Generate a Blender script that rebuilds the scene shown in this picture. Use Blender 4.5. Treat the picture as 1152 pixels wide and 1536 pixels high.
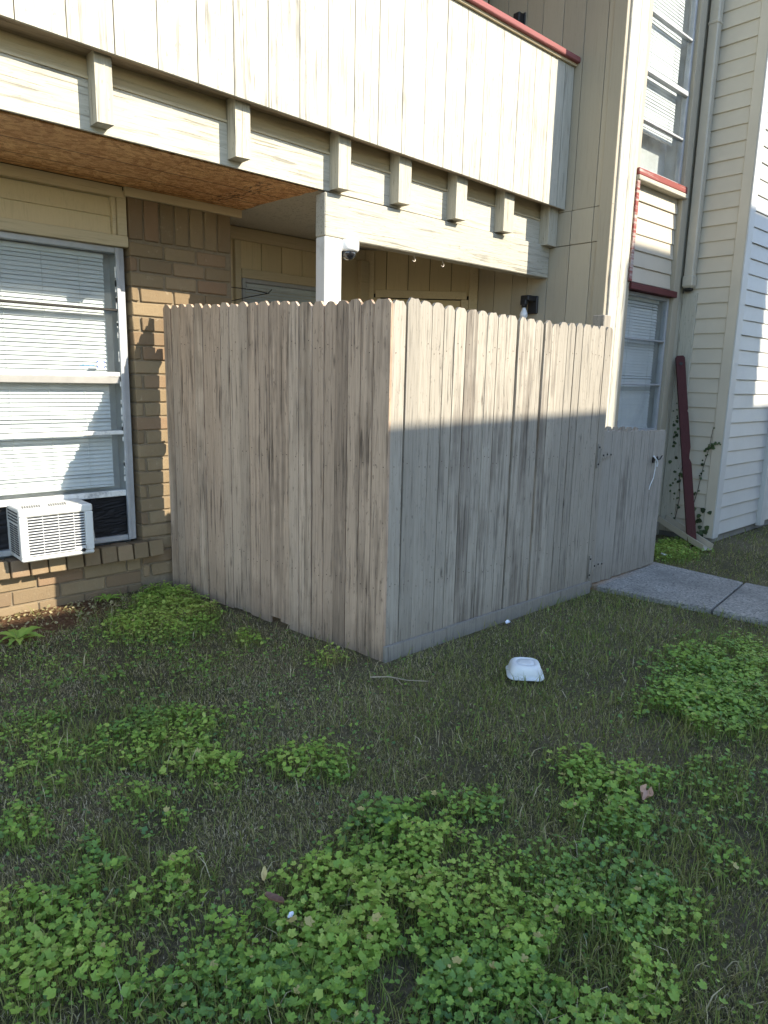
import bpy, bmesh, math, random
import numpy as np
from mathutils import Vector, Matrix
random.seed(7); rng = np.random.default_rng(11)
sc = bpy.context.scene; COL = sc.collection
for o in list(bpy.data.objects): bpy.data.objects.remove(o)

# ------------------------------------------------------------------ camera
cd = bpy.data.cameras.new('camera'); cam = bpy.data.objects.new('camera', cd); COL.objects.link(cam)
cd.sensor_fit = 'HORIZONTAL'; cd.sensor_width = 36; cd.lens = 32.56; cd.clip_start = .05; cd.clip_end = 500
cam.matrix_world = Matrix(((.74144, .10991, -.66195, 0), (-.67062, .15521, -.72538, 0), (.02301, .98175, .18879, 1.5), (0, 0, 0, 1)))
sc.camera = cam
# ------------------------------------------------------------------ sky, sun, exposure
SUN = Vector((-.52, 1.0, -.68)).normalized()
w = bpy.data.worlds.new('World'); sc.world = w; w.use_nodes = True
nt = w.node_tree; sky = nt.nodes.new('ShaderNodeTexSky'); sky.sky_type = 'NISHITA'; sky.sun_disc = False
sky.dust_density = .35; sky.sun_elevation = math.radians(31.3); sky.sun_rotation = math.radians(153.2)
bg = nt.nodes['Background']; nt.links.new(sky.outputs[0], bg.inputs[0]); bg.inputs[1].default_value = .15
sd = bpy.data.lights.new('sun', 'SUN'); sd.energy = 3.3; sd.angle = math.radians(.38); sd.color = (1, .91, .75)
so = bpy.data.objects.new('sun', sd); COL.objects.link(so); so.rotation_euler = SUN.to_track_quat('-Z', 'Y').to_euler(); so.location = (6, -8, 12)
sc.view_settings.view_transform = 'Standard'; sc.view_settings.look = 'None'; sc.view_settings.gamma = 1
sc.view_settings.use_curve_mapping = False; sc.view_settings.exposure = 1.62
sc.cycles.max_bounces = 5; sc.cycles.diffuse_bounces = 4; sc.cycles.glossy_bounces = 2; sc.cycles.transparent_max_bounces = 8; sc.cycles.caustics_reflective = False; sc.cycles.caustics_refractive = False

# ------------------------------------------------------------------ materials
class NT:
    def __init__(s, name):
        s.m = bpy.data.materials.new(name); s.m.use_nodes = True; s.t = s.m.node_tree; s.b = s.t.nodes['Principled BSDF']; s.out = s.t.nodes['Material Output']
    def n(s, t, ins=None, **kw):
        nd = s.t.nodes.new('ShaderNode' + t)
        for k, v in kw.items(): setattr(nd, k, v)
        for k, v in (ins or {}).items(): s.put(nd.inputs[k], v)
        return nd
    def put(s, sock, v):
        if isinstance(v, bpy.types.NodeSocket): s.t.links.new(v, sock)
        elif isinstance(v, bpy.types.Node): s.t.links.new(v.outputs[0], sock)
        else: sock.default_value = v
    def math(s, op, a, b=0.0, c=0.0):
        return s.n('Math', {0: a, 1: b, 2: c}, operation=op)
    def mix(s, f, a, b, bt='MIX'):
        nd = s.n('Mix', data_type='RGBA', blend_type=bt); s.put(nd.inputs[0], f)
        s.put(nd.inputs[6], a if not isinstance(a, tuple) else (*a, 1)); s.put(nd.inputs[7], b if not isinstance(b, tuple) else (*b, 1)); return nd.outputs[2]
    def rng(s, v, a, b, c=0.0, d=1.0):
        return s.n('MapRange', {0: v, 1: a, 2: b, 3: c, 4: d}).outputs[0]
    def ramp(s, v, stops):
        r = s.n('ValToRGB', {0: v}); el = r.color_ramp.elements
        while len(el) < len(stops): el.new(.5)
        for e, (p, c) in zip(el, stops): e.position = p; e.color = (*c, 1)
        return r.outputs[0]
    def coords(s, k=41.0):
        tc = s.n('TexCoord'); oi = s.n('ObjectInfo'); s.rand = oi.outputs['Random']
        off = s.math('MULTIPLY', s.rand, k)
        s.v = s.n('VectorMath', {0: tc.outputs['Object'], 1: off}, operation='ADD').outputs[0]; s.raw = tc.outputs['Object']; return s.v
    def noise(s, v, sc_, det=4, ro=.6, scale=None, dist=0.0):
        if scale: v = s.n('Mapping', {0: v, 3: scale}).outputs[0]
        return s.n('TexNoise', {'Vector': v, 'Scale': sc_, 'Detail': det, 'Roughness': ro, 'Distortion': dist}).outputs['Fac']
    def done(s, col, rough=.7, bump=None, bs=.3, bd=.01, spec=.3):
        s.put(s.b.inputs['Base Color'], (*col, 1) if isinstance(col, tuple) else col); s.put(s.b.inputs['Roughness'], rough)
        s.b.inputs['Specular IOR Level'].default_value = spec
        if bump is not None:
            bn = s.n('Bump', {'Strength': bs, 'Distance': bd, 'Height': bump}); s.put(s.b.inputs['Normal'], bn.outputs[0])
        return s.m

def wood(name, paint, bare, wear=.4, axis='Z', rough=.8, bs=.35, vary=.16, knots=False, dirt=0.0, crack=.5, tone=.16):
    """painted timber: paint film worn off along the grain, showing greyed wood"""
    N = NT(name); v = N.coords()
    st = {'Z': (16, 16, .7), 'X': (.7, 16, 16), 'Y': (16, .7, 16)}[axis]
    g = N.noise(v, 1.6, 4, .65, st, .4); fib = N.noise(v, 6, 3, .7, st); bl = N.noise(v, 2.2, 3, .65)
    s1 = N.math('ADD', N.math('MULTIPLY', g, .55), N.math('MULTIPLY', bl, .3)); s1 = N.math('ADD', s1, N.math('MULTIPLY', fib, .15))
    s1 = N.math('ADD', s1, N.math('MULTIPLY', N.math('SUBTRACT', N.rand, .5), vary))
    mask = N.rng(s1, .72 - wear * .42, .86 - wear * .42)
    dark = tuple(x * .5 for x in bare)
    bc = N.mix(N.rng(fib, .35, .62), dark, bare)
    col = N.mix(mask, paint, bc)
    lines = N.rng(N.noise(v, 3.4, 3, .62, st), .575, .64); cm = N.math('MULTIPLY', lines, N.math('MULTIPLY', N.rng(bl, .38, .6), crack)); col = N.mix(cm, col, tuple(x * .22 for x in bare))
    speck = N.rng(N.noise(v, 30, 2, .6, tuple(q ** .35 for q in st)), .64, .72); col = N.mix(N.math('MULTIPLY', speck, crack * .7), col, tuple(x * .25 for x in bare))
    if knots:
        vo = N.n('TexVoronoi', {'Vector': N.n('Mapping', {0: v, 3: (5, 5, 1.5)}).outputs[0], 'Scale': 1.5})
        kn = N.rng(N.math('ADD', vo.outputs['Distance'], N.math('MULTIPLY', N.noise(v, 40, 2), .06)), .05, .13, .85, 0.0); col = N.mix(kn, col, tuple(x * .4 for x in bare))
    col = N.mix(N.rng(fib, .42, .66, 0, min(.5, crack * .9)), col, (.62, .6, .57), 'MULTIPLY')
    if dirt:
        z = N.n('SeparateXYZ', {0: N.raw}).outputs[2]
        dz = N.math('MULTIPLY', N.rng(N.math('ADD', z, N.math('MULTIPLY', N.noise(v, 9, 4), -.25)), .18, -.1), dirt); col = N.mix(dz, col, (.09, .075, .055))
    hv = N.n('HueSaturation', {'Value': N.math('ADD', 1 - tone / 2, N.math('MULTIPLY', N.rand, tone)), 'Color': col})
    hgt = N.math('ADD', N.math('MULTIPLY', fib, .6), N.math('MULTIPLY', mask, -.5)); hgt = N.math('ADD', hgt, N.math('MULTIPLY', lines, -.9))
    return N.done(hv.outputs[0], rough, hgt, bs, .006)

def plain(name, col, rough=.6, var=.12, scale=6, bs=.1, spec=.35, metal=0.0, dirtc=None, dirt=.0):
    N = NT(name); v = N.coords(); n1 = N.noise(v, scale, 3, .65); n2 = N.noise(v, scale * 9, 2, .6)
    c = N.mix(N.rng(n1, .3, .7), tuple(x * (1 - var) for x in col), tuple(min(1, x * (1 + var)) for x in col))
    if dirtc: c = N.mix(N.rng(N.noise(v, scale * .7, 5, .75), .62 - dirt * .25, .78 - dirt * .2), c, dirtc)
    N.b.inputs['Metallic'].default_value = metal
    return N.done(c, N.rng(n2, .3, .7, rough - .08, rough + .08), n2, bs, .003, spec)

MT = {}
MT['fence_tan'] = wood('fence_tan', (.365, .33, .275), (.225, .195, .16), .42, knots=True, dirt=.3, vary=.3, crack=.6, bs=.5, tone=.34)
MT['fence_grey'] = wood('fence_grey', (.53, .385, .275), (.36, .26, .185), .54, knots=True, dirt=.4, vary=.36, crack=.8, bs=.7, tone=.34)
MT['fence_warm'] = wood('fence_warm', (.55, .415, .305), (.38, .28, .2), .40, knots=True, dirt=.4, vary=.3, crack=.7, bs=.6, tone=.34)
MT['gate_tan'] = wood('gate_tan', (.33, .305, .265), (.215, .195, .165), .38, knots=True, dirt=.3, vary=.2)
MT['raw_wood'] = wood('raw_wood', (.36, .28, .2), (.25, .2, .15), .6, 'X')
MT['cream'] = wood('cream_board', (.485, .465, .395), (.355, .335, .28), .13, 'Z', vary=.08, crack=.5, bs=.45, tone=.07)
MT['cream_x'] = wood('cream_beam', (.485, .46, .38), (.355, .33, .265), .22, 'X', vary=.05, crack=.5, bs=.5)
MT['cream_y'] = wood('cream_side', (.47, .44, .355), (.29, .265, .2), .22, 'Z', vary=.1, crack=.5, bs=.4)
MT['beige'] = wood('beige_board', (.395, .35, .265), (.30, .265, .2), .12, 'Z', vary=.08, crack=.12, bs=.15)
MT['tan_wall'] = wood('tan_wall', (.58, .48, .30), (.42, .35, .22), .10, 'Z', vary=.06, crack=.12, bs=.15)
MT['tan_trim'] = wood('tan_trim', (.56, .47, .31), (.38, .32, .21), .14, 'X', vary=.06, crack=.2, bs=.2)
MT['white_trim'] = wood('white_trim', (.52, .50, .435), (.26, .235, .19), .32, 'Z', vary=.08, crack=.5, bs=.4)
MT['post_white'] = plain('post_white', (.68, .67, .63), .6, .05, 4, .1, dirtc=(.5, .47, .4), dirt=.1)
MT['peel'] = wood('peeling_edge', (.36, .33, .27), (.2, .17, .13), .55, 'Z', vary=.05, crack=.8)  # peeling paint; its dark tone also paints in the shade of gaps
MT['red'] = wood('red_paint', (.125, .035, .033), (.42, .36, .31), .2, 'X', vary=.05, crack=.3)
MT['red_pale'] = wood('red_faded', (.27, .095, .09), (.42, .31, .28), .3, 'X', vary=.05, crack=.2)
MT['red_peel'] = wood('red_peeling', (.25, .065, .055), (.6, .53, .47), .6, 'X', vary=.05, crack=.1)
MT['red_z'] = wood('red_paint_upright', (.068, .021, .021), (.10, .065, .05), .26, 'Z', vary=.05, crack=.25)
MT['siding'] = plain('siding_cream', (.53, .475, .375), .5, .05, 3, .06, .3, dirtc=(.46, .43, .36), dirt=.12)
MT['siding_white'] = plain('siding_white', (.54, .535, .505), .5, .04, 3, .06, .3, dirtc=(.5, .49, .45), dirt=.08)
MT['spout'] = plain('downspout_paint', (.47, .43, .345), .45, .06, 5, .05, .4, dirtc=(.4, .36, .29), dirt=.15)
MT['concrete'] = None
MT['alu'] = plain('window_aluminium', (.40, .41, .42), .5, .12, 8, .05, .5, .25)
MT['putty'] = plain('flaking_white_putty', (.74, .73, .69), .7, .06, 12, .3, dirtc=(.28, .28, .28), dirt=.55)
MT['grey_film'] = plain('grey_tape', (.3, .29, .27), .6, .1, 10)
MT['black'] = plain('black_plastic', (.010, .010, .012), .6, .3, 10, .1, .3)
MT['lamp_black'] = plain('lamp_black_metal', (.015, .015, .017), .5, .2, 10, .05, .5)
MT['blind'] = plain('blind_white', (.62, .625, .62), .5, .03, 2, .02, .4)
MT['cord'] = plain('cord_grey', (.55, .55, .53), .8)
MT['ac'] = plain('ac_white', (.66, .66, .63), .45, .05, 4, .02, .4, dirtc=(.42, .39, .33), dirt=.3)
MT['ac_grill'] = plain('ac_grille_grey', (.62, .63, .63), .45, .04, 6, .02, .45)
MT['ac_fins'] = plain('ac_coil_fins', (.13, .135, .14), .5, .15, 60, metal=.3)
MT['ac_coil'] = plain('ac_coil_dark', (.03, .032, .036), .55, .2, 40)
MT['cam_white'] = plain('camera_white', (.78, .78, .77), .35, .02)
MT['wire'] = plain('wire_dark', (.03, .028, .025), .5, .2, 20, metal=.4)
MT['nail'] = plain('rusty_nail', (.12, .085, .06), .7, .3, 30)
MT['brass'] = plain('hook_metal', (.55, .5, .42), .4, .1, 20, metal=.6)
MT['foam'] = plain('foam_tray', (.66, .68, .68), .4, .05, 14, .08, .5)
MT['mortar'] = plain('mortar', (.215, .168, .11), .9, .15, 30, .4)
MT['dark_room'] = plain('dark_room', (.05, .05, .05), .9)
MT['lining'] = plain('window_lining', (.42, .42, .41), .8)
MT['opp'] = plain('opposite_siding', (.2, .17, .14), .7, .06)
MT['roofing'] = plain('roofing', (.12, .11, .1), .9, .2, 20)
MT['vine_stem'] = plain('vine_stem', (.07, .055, .045), .8)
MT['door_red'] = plain('door_red', (.16, .03, .03), .5)
MT['bulb'] = plain('bulb_white', (.8, .8, .8), .25, .01)
MT['ink_blue'] = plain('sticker_blue', (.02, .07, .3), .5, .03)
MT['ink_teal'] = plain('sticker_print', (.06, .25, .45), .5, .03)
MT['sticker'] = plain('sticker_white', (.8, .82, .84), .5, .02)
MT['paper'] = plain('paper_scrap', (.75, .77, .8), .7, .05)
MT['dead_pink'] = plain('leaf_pale', (.55, .36, .25), .7, .25, 30)
MT['dead_yel'] = plain('leaf_yellow', (.62, .5, .22), .7, .2, 30)
MT['dead_brn'] = plain('leaf_brown', (.2, .11, .075), .7, .3, 30)
MT['twig'] = plain('twig', (.32, .26, .18), .8, .2, 20)

def m_brick():
    N = NT('brick_clay'); v = N.coords()
    c = N.ramp(N.rand, [(0, (.20, .148, .09)), (.35, (.25, .188, .112)), (.65, (.29, .222, .135)), (.85, (.245, .16, .10)), (1, (.19, .142, .088))])
    n1 = N.noise(v, 14, 7, .7); n2 = N.noise(v, 60, 5, .7)
    c = N.mix(N.rng(n1, .35, .7), N.mix(.28, c, (.2, .13, .07)), c); c = N.mix(N.rng(n1, .62, .75, 0, .45), c, (.5, .42, .3))
    c = N.mix(N.rng(n2, .62, .72, 0, .5), c, (.14, .095, .06))
    return N.done(c, .9, N.math('ADD', n2, N.math('MULTIPLY', n1, 1.2)), .45, .006, .2)
MT['brick'] = m_brick()

def m_osb():
    N = NT('osb_strand_board'); v = N.coords()
    vo = N.n('TexVoronoi', {'Vector': N.n('VectorMath', {0: N.n('Mapping', {0: v, 3: (16, 70, 1), 2: (0, 0, .2)}).outputs[0], 1: N.n('TexNoise', {'Vector': v, 'Scale': 9.0, 'Detail': 3.0}).outputs['Color']}, operation='MULTIPLY_ADD').outputs[0], 'Scale': 1.0})
    N.put(vo.inputs['Vector'].links[0].from_node.inputs[1], (1, 1, 1)); N.put(vo.inputs['Vector'].links[0].from_node.inputs[2], N.n('TexNoise', {'Vector': v, 'Scale': 8.0, 'Detail': 3.0}).outputs['Color'])
    a = N.n('SeparateColor', {0: vo.outputs['Color']}).outputs[0]
    vo2 = N.n('TexVoronoi', {'Vector': N.n('Mapping', {0: v, 3: (30, 42, 1), 2: (0, 0, -.5)}).outputs[0], 'Scale': 1.0}); b = N.n('SeparateColor', {0: vo2.outputs['Color']}).outputs[0]
    f = N.math('ADD', N.math('MULTIPLY', a, .65), N.math('MULTIPLY', b, .35))
    c = N.ramp(f, [(.18, (.16, .065, .022)), (.38, (.5, .235, .08)), (.6, (.72, .39, .15)), (.82, (.88, .60, .32))])
    c = N.mix(N.rng(N.noise(v, 40, 4), .6, .75, 0, .6), c, (.16, .065, .025))
    c = N.mix(N.rng(N.noise(v, 2.5, 4), .35, .65, .0, .3), c, (.36, .15, .06))
    x, y, z = (N.n('SeparateXYZ', {0: N.raw}).outputs[i] for i in range(3))
    for yy in (.36, .62, .80):   # printed nailing lines
        d = N.math('ABSOLUTE', N.math('SUBTRACT', y, yy)); c = N.mix(N.rng(d, .007, .004, 0, .8), c, (.03, .02, .015))
    # smeared mill stamp
    m = N.math('MULTIPLY', N.rng(N.math('ABSOLUTE', N.math('SUBTRACT', x, -.36)), .09, .07), N.rng(N.math('ABSOLUTE', N.math('SUBTRACT', y, .45)), .36, .3))
    m = N.math('MULTIPLY', m, N.rng(N.noise(v, 22, 3, .6, (2.2, .8, 1)), .53, .6)); c = N.mix(N.math('MULTIPLY', m, .85), c, (.05, .025, .015))
    return N.done(c, .75, f, .25, .004)
MT['osb'] = m_osb()

def m_glass():
    N = NT('window_glass'); tr = N.n('BsdfTransparent', {0: (.95, .97, .97, 1)}); gl = N.n('BsdfGlossy', {0: (1, 1, 1, 1), 'Roughness': .03})
    fr = N.math('MULTIPLY_ADD', N.math('POWER', N.n('LayerWeight', {0: .5}).outputs['Facing'], 5.0), .6, .025); mx = N.n('MixShader', {0: fr, 1: tr, 2: gl})
    df = N.n('BsdfDiffuse', {0: (.6, .64, .65, 1)}); v = N.coords(); d = N.rng(N.noise(v, 4, 6, .7), .35, .75, .005, .05)
    mx2 = N.n('MixShader', {0: d, 1: mx.outputs[0], 2: df.outputs[0]}); N.t.links.new(mx2.outputs[0], N.out.inputs[0]); return N.m
MT['glass'] = m_glass()

def m_dome():
    N = NT('smoked_dome'); N.b.inputs['Coat Weight'].default_value = 1; return N.done((.03, .032, .036), .1, spec=.8)
MT['dome'] = m_dome()

def m_vent():
    N = NT('perforated_vent'); v = N.coords(0); m = N.n('Mapping', {0: v, 3: (38, 38, 1)}).outputs[0]
    f = N.n('VectorMath', {0: m}, operation='FRACTION').outputs[0]; f = N.n('VectorMath', {0: f, 1: (.5, .5, 0)}, operation='SUBTRACT').outputs[0]
    s = N.n('SeparateXYZ', {0: f}); d = N.math('SQRT', N.math('ADD', N.math('POWER', s.outputs[0], 2), N.math('POWER', s.outputs[1], 2)))
    return N.done(N.mix(N.rng(d, .22, .28), (.05, .045, .035), (.46, .41, .31)), .7)
MT['vent'] = m_vent()

def m_concrete(name, base, agg=True):
    N = NT(name); v = N.coords(); n1 = N.noise(v, 2.5, 7, .7); n2 = N.noise(v, 90, 4, .7)
    vo = N.n('TexVoronoi', {'Vector': v, 'Scale': 95.0})
    c = N.mix(N.rng(n1, .3, .7), tuple(x * .78 for x in base), tuple(x * 1.15 for x in base))
    if agg:
        cc = N.n('SeparateColor', {0: vo.outputs['Color']}).outputs[0]
        c = N.mix(N.math('MULTIPLY', N.rng(cc, .55, .95), N.rng(n1, .35, .6)), c, (.4, .37, .32)); c = N.mix(N.rng(cc, .22, .1, 0, .6), c, (.1, .09, .08))
        s = N.n('SeparateXYZ', {0: N.raw}); ru = N.math('MULTIPLY', N.rng(N.math('ADD', s.outputs[1], N.math('MULTIPLY', N.noise(v, 9, 4), .12)), .80, .90), N.rng(s.outputs[0], .75, .1))
        c = N.mix(N.math('MULTIPLY', ru, .85), c, (.36, .2, .08))     # rust-coloured stain at the gate
    return N.done(c, .9, N.math('ADD', n2, N.math('MULTIPLY', vo.outputs['Distance'], .8)), .4, .004, .2)
MT['walk'] = m_concrete('walk_concrete', (.25, .235, .21)); MT['found'] = m_concrete('foundation_concrete', (.26, .25, .23), False)

def m_soil():
    N = NT('soil'); v = N.coords(0); n1 = N.noise(v, 3, 8, .7); n2 = N.noise(v, 45, 6, .75); n3 = N.noise(v, 1.1, 4, .6)
    c = N.ramp(n2, [(.25, (.06, .05, .03)), (.5, (.15, .125, .075)), (.75, (.28, .23, .15))])
    c = N.mix(N.rng(n3, .4, .62, 0, .5), c, (.045, .05, .02))
    s = N.n('SeparateXYZ', {0: N.raw})
    e = N.math('SQRT', N.math('ADD', N.math('POWER', N.math('DIVIDE', N.math('SUBTRACT', s.outputs[0], .9), .85), 2), N.math('POWER', N.math('DIVIDE', N.math('SUBTRACT', s.outputs[1], 4.5), .5), 2)))
    e = N.math('ADD', e, N.math('MULTIPLY', N.math('SUBTRACT', n1, .5), .9))
    br = N.ramp(n2, [(.25, (.06, .03, .016)), (.5, (.16, .09, .05)), (.8, (.34, .22, .13))]); c = N.mix(N.rng(e, 1.0, .75), c, br)
    return N.done(c, .95, N.math('ADD', n2, N.math('MULTIPLY', n1, 1.5)), .9, .03, .1)
MT['soil'] = m_soil()

def m_plant(name, stops, trans=.3, rough=.6, spec=.3):
    N = NT(name); at = N.n('Attribute', attribute_name='tint'); c = N.ramp(at.outputs['Fac'], stops); N.done(c, rough, spec=spec)
    tl = N.n('BsdfTranslucent', {0: c}); mx = N.n('MixShader', {0: trans, 1: N.b.outputs[0], 2: tl.outputs[0]}); N.t.links.new(mx.outputs[0], N.out.inputs[0]); return N.m
MT['grass'] = m_plant('grass_blades', [(0, (.17, .235, .045)), (.35, (.265, .265, .08)), (.6, (.36, .315, .14)), (.8, (.49, .41, .24)), (1, (.66, .56, .37))], .3, .7)
MT['clover'] = m_plant('weed_leaves', [(0, (.12, .225, .08)), (.3, (.18, .31, .07)), (.6, (.27, .42, .07)), (.85, (.36, .50, .085)), (.95, (.44, .53, .12)), (1, (.55, .46, .18))], .32, .5, .35)
MT['weed_dark'] = m_plant('vine_leaves', [(0, (.03, .045, .02)), (1, (.08, .12, .04))], .2, .55)

# ------------------------------------------------------------------ mesh helpers
class MB:
    def __init__(s): s.v = []; s.f = []
    def add(s, vs, fs):
        o = len(s.v); s.v += [tuple(p) for p in vs]; s.f += [tuple(i + o for i in f) for f in fs]; return s
    def box(s, x0, x1, y0, y1, z0, z1, ch=0.0, jit=0.0, R=None, piv=None):
        c = Vector(((x0 + x1) / 2, (y0 + y1) / 2, (z0 + z1) / 2)); h = ((x1 - x0) / 2, (y1 - y0) / 2, (z1 - z0) / 2)
        if ch <= 0:
            vs = [Vector((a * h[0], b * h[1], d * h[2])) for a in (-1, 1) for b in (-1, 1) for d in (-1, 1)]
            fs = [(0, 1, 3, 2), (4, 6, 7, 5), (0, 4, 5, 1), (2, 3, 7, 6), (0, 2, 6, 4), (1, 5, 7, 3)]
        else:
            vs = []; ix = {}
            for a in (-1, 1):
                for b in (-1, 1):
                    for d in (-1, 1):
                        q = [random.uniform(-jit, jit) for _ in range(3)]
                        for ax in range(3):
                            p = [a * (h[0] - ch), b * (h[1] - ch), d * (h[2] - ch)]; p[ax] = (a, b, d)[ax] * h[ax]
                            ix[(a, b, d, ax)] = len(vs); vs.append(Vector(p) + Vector(q))
            fs = []
            for ax in range(3):
                o1, o2 = [i for i in range(3) if i != ax]
                for sg in (-1, 1):
                    def k(u, w_): q = [0, 0, 0]; q[ax] = sg; q[o1] = u; q[o2] = w_; return ix[(*q, ax)]
                    fs.append((k(-1, -1), k(1, -1), k(1, 1), k(-1, 1)))
                for sa in (-1, 1):
                    for sb in (-1, 1):
                        def k2(cv, which): q = [0, 0, 0]; q[ax] = cv; q[o1] = sa; q[o2] = sb; return ix[(*q, which)]
                        fs.append((k2(-1, o1), k2(-1, o2), k2(1, o2), k2(1, o1)))
            for a in (-1, 1):
                for b in (-1, 1):
                    for d in (-1, 1): fs.append(tuple(ix[(a, b, d, ax)] for ax in range(3)))
        if R is not None:
            pv = Vector(piv) if piv is not None else c; vs = [pv + R @ (v + c - pv) for v in vs]
        else: vs = [v + c for v in vs]
        return s.add(vs, fs)
    def prism(s, pts, d):      # closed loop of 3D points extruded by d
        n = len(pts); d = Vector(d); P = [Vector(p) for p in pts]
        return s.add(P + [p + d for p in P], [tuple(range(n)), tuple(range(2 * n - 1, n - 1, -1))] + [(i, (i + 1) % n, n + (i + 1) % n, n + i) for i in range(n)])
    def tube(s, path, r, n=7, r2=None):
        P = [Vector(p) for p in path]; m = len(P); vs = []
        for i, p in enumerate(P):
            t = (P[min(i + 1, m - 1)] - P[max(i - 1, 0)]).normalized(); u = t.orthogonal().normalized()
            if i and u.dot(pu) < .2: u = (pu - t * pu.dot(t)).normalized()
            pu = u; q = t.cross(u); rr = r if r2 is None else r + (r2 - r) * i / (m - 1)
            vs += [p + (u * math.cos(a) + q * math.sin(a)) * rr for a in [2 * math.pi * k / n for k in range(n)]]
        fs = [(i * n + k, i * n + (k + 1) % n, (i + 1) * n + (k + 1) % n, (i + 1) * n + k) for i in range(m - 1) for k in range(n)]
        return s.add(vs, fs + [tuple(range(n - 1, -1, -1)), tuple(range((m - 1) * n, m * n))])
    def lathe(s, c, prof, n=20, axis=(0, 0, 1)):
        c = Vector(c); a = Vector(axis).normalized(); u = a.orthogonal().normalized(); q = a.cross(u); m = len(prof)
        vs = [c + a * z + (u * math.cos(t) + q * math.sin(t)) * r for r, z in prof for t in [2 * math.pi * k / n for k in range(n)]]
        fs = [(i * n + k, i * n + (k + 1) % n, (i + 1) * n + (k + 1) % n, (i + 1) * n + k) for i in range(m - 1) for k in range(n)]
        return s.add(vs, fs + [tuple(range(n - 1, -1, -1)), tuple(range((m - 1) * n, m * n))])

WL = {}
def link(o, parent=None, wl=None):
    COL.objects.link(o)
    if parent is not None: o.parent = parent
    WL[o.name] = wl if wl is not None else (WL[parent.name] if parent is not None else Vector())
    return o
def tag(o, label, cat, group=None):
    o['label'] = label; o['category'] = cat
    if group: o['group'] = group
    return o
def thing(name, label, cat, loc=(0, 0, 0), group=None):
    o = bpy.data.objects.new(name, None); o.empty_display_size = .1; o.location = loc; link(o, None, Vector(loc)); return tag(o, label, cat, group)
def mesh(name, mb, mat, off=Vector(), smooth=False):
    me = bpy.data.meshes.new(name); me.from_pydata([tuple(Vector(v) - off) for v in mb.v], [], mb.f)
    bm = bmesh.new(); bm.from_mesh(me); bmesh.ops.recalc_face_normals(bm, faces=bm.faces); bm.to_mesh(me); bm.free()
    if smooth:
        for p in me.polygons: p.use_smooth = True
    me.materials.append(MT[mat]); return me
def part(name, mb, mat, parent, smooth=False, label=None):
    off = WL[parent.name]; o = bpy.data.objects.new(name, mesh(name, mb, mat, off, smooth)); link(o, parent)
    if label: o['label'] = label
    return o
def single(name, mb, mat, label, cat, loc, group=None, smooth=False):
    loc = Vector(loc); o = bpy.data.objects.new(name, mesh(name, mb, mat, loc, smooth)); o.location = loc; link(o, None, loc); return tag(o, label, cat, group)
def struct(name, mb, mat, loc=(0, 0, 0)):
    loc = Vector(loc); o = bpy.data.objects.new(name, mesh(name, mb, mat, loc)); o.location = loc; link(o, None, loc); o['kind'] = 'structure'; return o
def stuff_mesh(name, V, F, tint, mat, label=None, cat=None, parent=None, off=None):
    me = bpy.data.meshes.new(name); V = np.asarray(V, np.float32)
    if off is not None: V = V - np.array(off, np.float32)
    F = np.asarray(F, np.int32); k = F.shape[1]
    me.vertices.add(len(V)); me.vertices.foreach_set('co', V.ravel()); me.loops.add(F.size); me.loops.foreach_set('vertex_index', F.ravel())
    me.polygons.add(len(F)); me.polygons.foreach_set('loop_start', np.arange(0, F.size, k, dtype=np.int32)); me.polygons.foreach_set('loop_total', np.full(len(F), k, np.int32))
    me.update(calc_edges=True); a = me.attributes.new('tint', 'FLOAT', 'POINT'); a.data.foreach_set('value', np.asarray(tint, np.float32)); me.materials.append(MT[mat])
    o = bpy.data.objects.new(name, me)
    if off is not None and parent is None: o.location = off
    link(o, parent, Vector(off) if off is not None else None)
    if label: tag(o, label, cat)
    return o
R_ = random.uniform

# ------------------------------------------------------------------ ground and walkway
g = MB(); g.add([(-60, -60, 0), (60, -60, 0), (60, 60, 0), (-60, 60, 0)], [(0, 1, 2, 3)]); struct('ground', g, 'soil')
wk = bpy.data.objects.new('walkway', None); wk.location = (4.45, 1.8, 0); link(wk, None, Vector((4.45, 1.8, 0))); wk['kind'] = 'structure'
def slab(c):
    b = MB(); top = [Vector((x, y, .034)) for x, y in c]; ctr = sum(top, Vector()) / 4; ins = [p + (ctr - p).normalized() * .012 + Vector((0, 0, .008)) for p in top]
    low = [Vector((p.x, p.y, -.06)) for p in top]; b.add(ins + top + low, [(0, 1, 2, 3)] + [(i, (i + 1) % 4, 4 + (i + 1) % 4, 4 + i) for i in range(4)] + [(4 + i, 4 + (i + 1) % 4, 8 + (i + 1) % 4, 8 + i) for i in range(4)] + [(11, 10, 9, 8)])
    part('slab', b, 'walk', wk)
slab([(4.47, 2.66), (5.50, 2.68), (5.47, 1.92), (4.62, 1.80)]); slab([(4.622, 1.786), (5.472, 1.906), (5.60, .3), (4.86, .2)]); slab([(4.862, .186), (5.602, .286), (5.8, -1.4), (5.06, -1.5)])

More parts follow.
